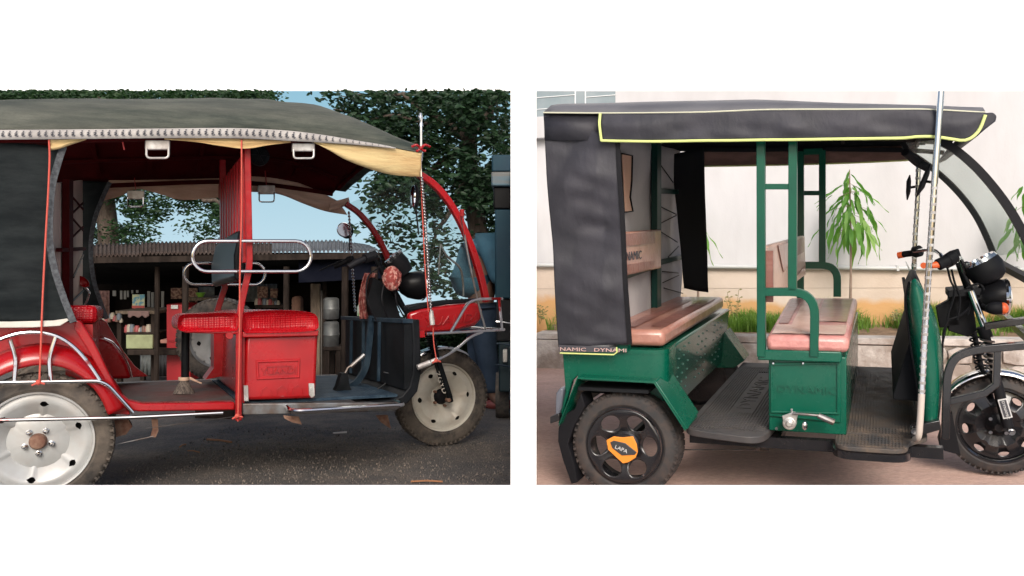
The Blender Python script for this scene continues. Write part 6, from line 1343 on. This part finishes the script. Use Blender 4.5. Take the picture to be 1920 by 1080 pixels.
m = M(R); m.lathe(p(1732, 498, .5), [(0, 0), (.014, 0), (.014, .02)], 12); m.build('reflector', G['amber'], g1)
# dash pod with two chrome gauges
m = M(R); pod = [p(1838, 498, Yq-.02), p(1846, 510, Yq-.02), p(1856, 524, Yq-.02)]
a0_, a1_ = p(1841, 494, Yq), p(1862, 525, Yq); m.tube([p(1838, 490, Yq), p(1846, 502, Yq), p(1856, 520, Yq), p(1860, 527, Yq)], [.078, .084, .074, .05], 24, sq=(1.1, 1)); gp = m.build('gauge_pod', A['black_matt'], gr, smooth=50)
m = M(R); m.tube([p(1834.5, 485, Yq), p(1838, 490.5, Yq)], [.074, .080], 24, sq=(1.1, 1)); m.build('gauge_bezel', A['chrome'], gp)
for (x, y) in ((1824, 488), (1846, 477)): m = M(R); m.tube([p(x, y, Yq-.03), p(x+3, y+5, Yq-.03)], [.022, .026], 16); m.build('gauge', A['chrome'], gp)
m = M(R); m.ball(p(1812, 497, Yq-.1), .015, .015, .018, 12, 8); m.build('ignition_switch', G['black'], gp)
# headlamp, indicator
m = M(R); q_ = p(1878, 557, Yq); rows = []
m.lathe(q_, [(.02, -.12), (.06, -.09), (.078, -.05), (.084, -.01), (.084, .01)], 28, 'X'); hl2 = m.build('headlamp_shell', A['leather'], gr)
m = M(R); m.lathe(q_, [(.084, .01), (.088, .02), (.078, .03)], 28, 'X'); m.build('headlamp_ring', A['chrome'], hl2)
m = M(R); m.lathe(q_, [(0, .045), (.05, .038), (.078, .028)], 28, 'X'); m.build('headlamp_lens', mat('lamp lens', (.6, .6, .6), .1, coat=1), hl2)
m = M(R); q_ = p(1868, 578, Yq-.14); m.tube([p(1842, 572, Yq-.1), q_-[.03, 0, 0]], .008, 8); m.ball(q_, .045, .03, .030, 16, 10); ind = m.build('indicator', A['black_matt'], gr)
m = M(R); m.ball(q_+[.028, 0, 0], .022, .027, .027, 14, 8); m.build('indicator_lens', G['amber'], ind)
# black bumper frame
m = M(R); m.bar(rnd([p(1772, 822, .1), p(1776, 700, .1), p(1790, 668, .1), p(1830, 655, .1), p(1940, 646, .1)], .07, 6), .034, .03); m.bar([p(1772, 755, .1), p(1846, 737, .1), p(1868, 720, .1), p(1870, 655, .1)], .026); m.bar([p(1845, 612, .5), p(1940, 598, .5)], .034, .03)
m.build('bumper_frame', G['black'], gr, bevel=.003)
m = M(R); m.bar(rnd([p(1942, 646, .1), p(1942, 646, .1)+[.0, 1.2, 0]], .05), .03); m.build('bumper_cross', G['black'], gr)
# pedal, hand brake lever, rods below
m = M(R); m.pprism([(1684, 727), (1700, 713), (1717, 716), (1713, 726), (1694, 738)], .3, .36, .3); bp2 = m.build('brake_pedal', mat('pale pedal', (.45, .43, .4), .5), gr, bevel=.004)
m = M(R); m.pprism([(1693, 727), (1702, 718), (1711, 719), (1700, 731)], .292, .299, .3); m.build('pedal_pad', mat('red brown pad', (.35, .09, .05), .6), bp2)
m = M(R); m.tube(sm([p(1703, 728, .33), p(1712, 748, .33), p(1716, 765, .33)]), .004, 6); m.build('pedal_arm', A['steel'], bp2)
m = M(R); m.lathe(p(1480, 794, -.03), [(0, -.012), (.012, -.012), (.014, -.004), (.024, -.004), (.027, .0), (.027, .03)], 20); m.pprism([(1466, 780), (1490, 772), (1496, 778), (1492, 796), (1470, 800)], -.03, -.02); lv = m.build('brake_lever', A['silver_plate'], gr, bevel=.003)
m = M(R); m.tube(sm([p(1486, 775, -.04), p(1510, 777, -.05), p(1534, 779, -.05)]), .0055, 8); m.tube([p(1534, 779, -.05), p(1564, 792, -.05)], [.011, .0135], 10); m.build('lever_grip', A['steel'], lv)
m = M(R); m.ball(p(1509, 798, -.02), .012, .012, .02, 10, 8); m.tube([p(1484, 766, -.02), p(1486, 778, -.02)], .005, 6); m.lathe(p(1456, 803, -.01), [(0, -.005), (.006, -.005), (.006, .01)], 8); m.build('lever_bolt', A['chrome'], lv, kind='stuff')
m = M(R); m.tube([p(1272, 843, .2), p(1442, 844, .2)], .003, 6); m.tube([p(1418, 840, .2), p(1475, 806, .1)], .0025, 6); m.ball(p(1422, 840, .2), .012, .01, .014, 8, 6); m.build('brake_rod', A['steel'], gr)
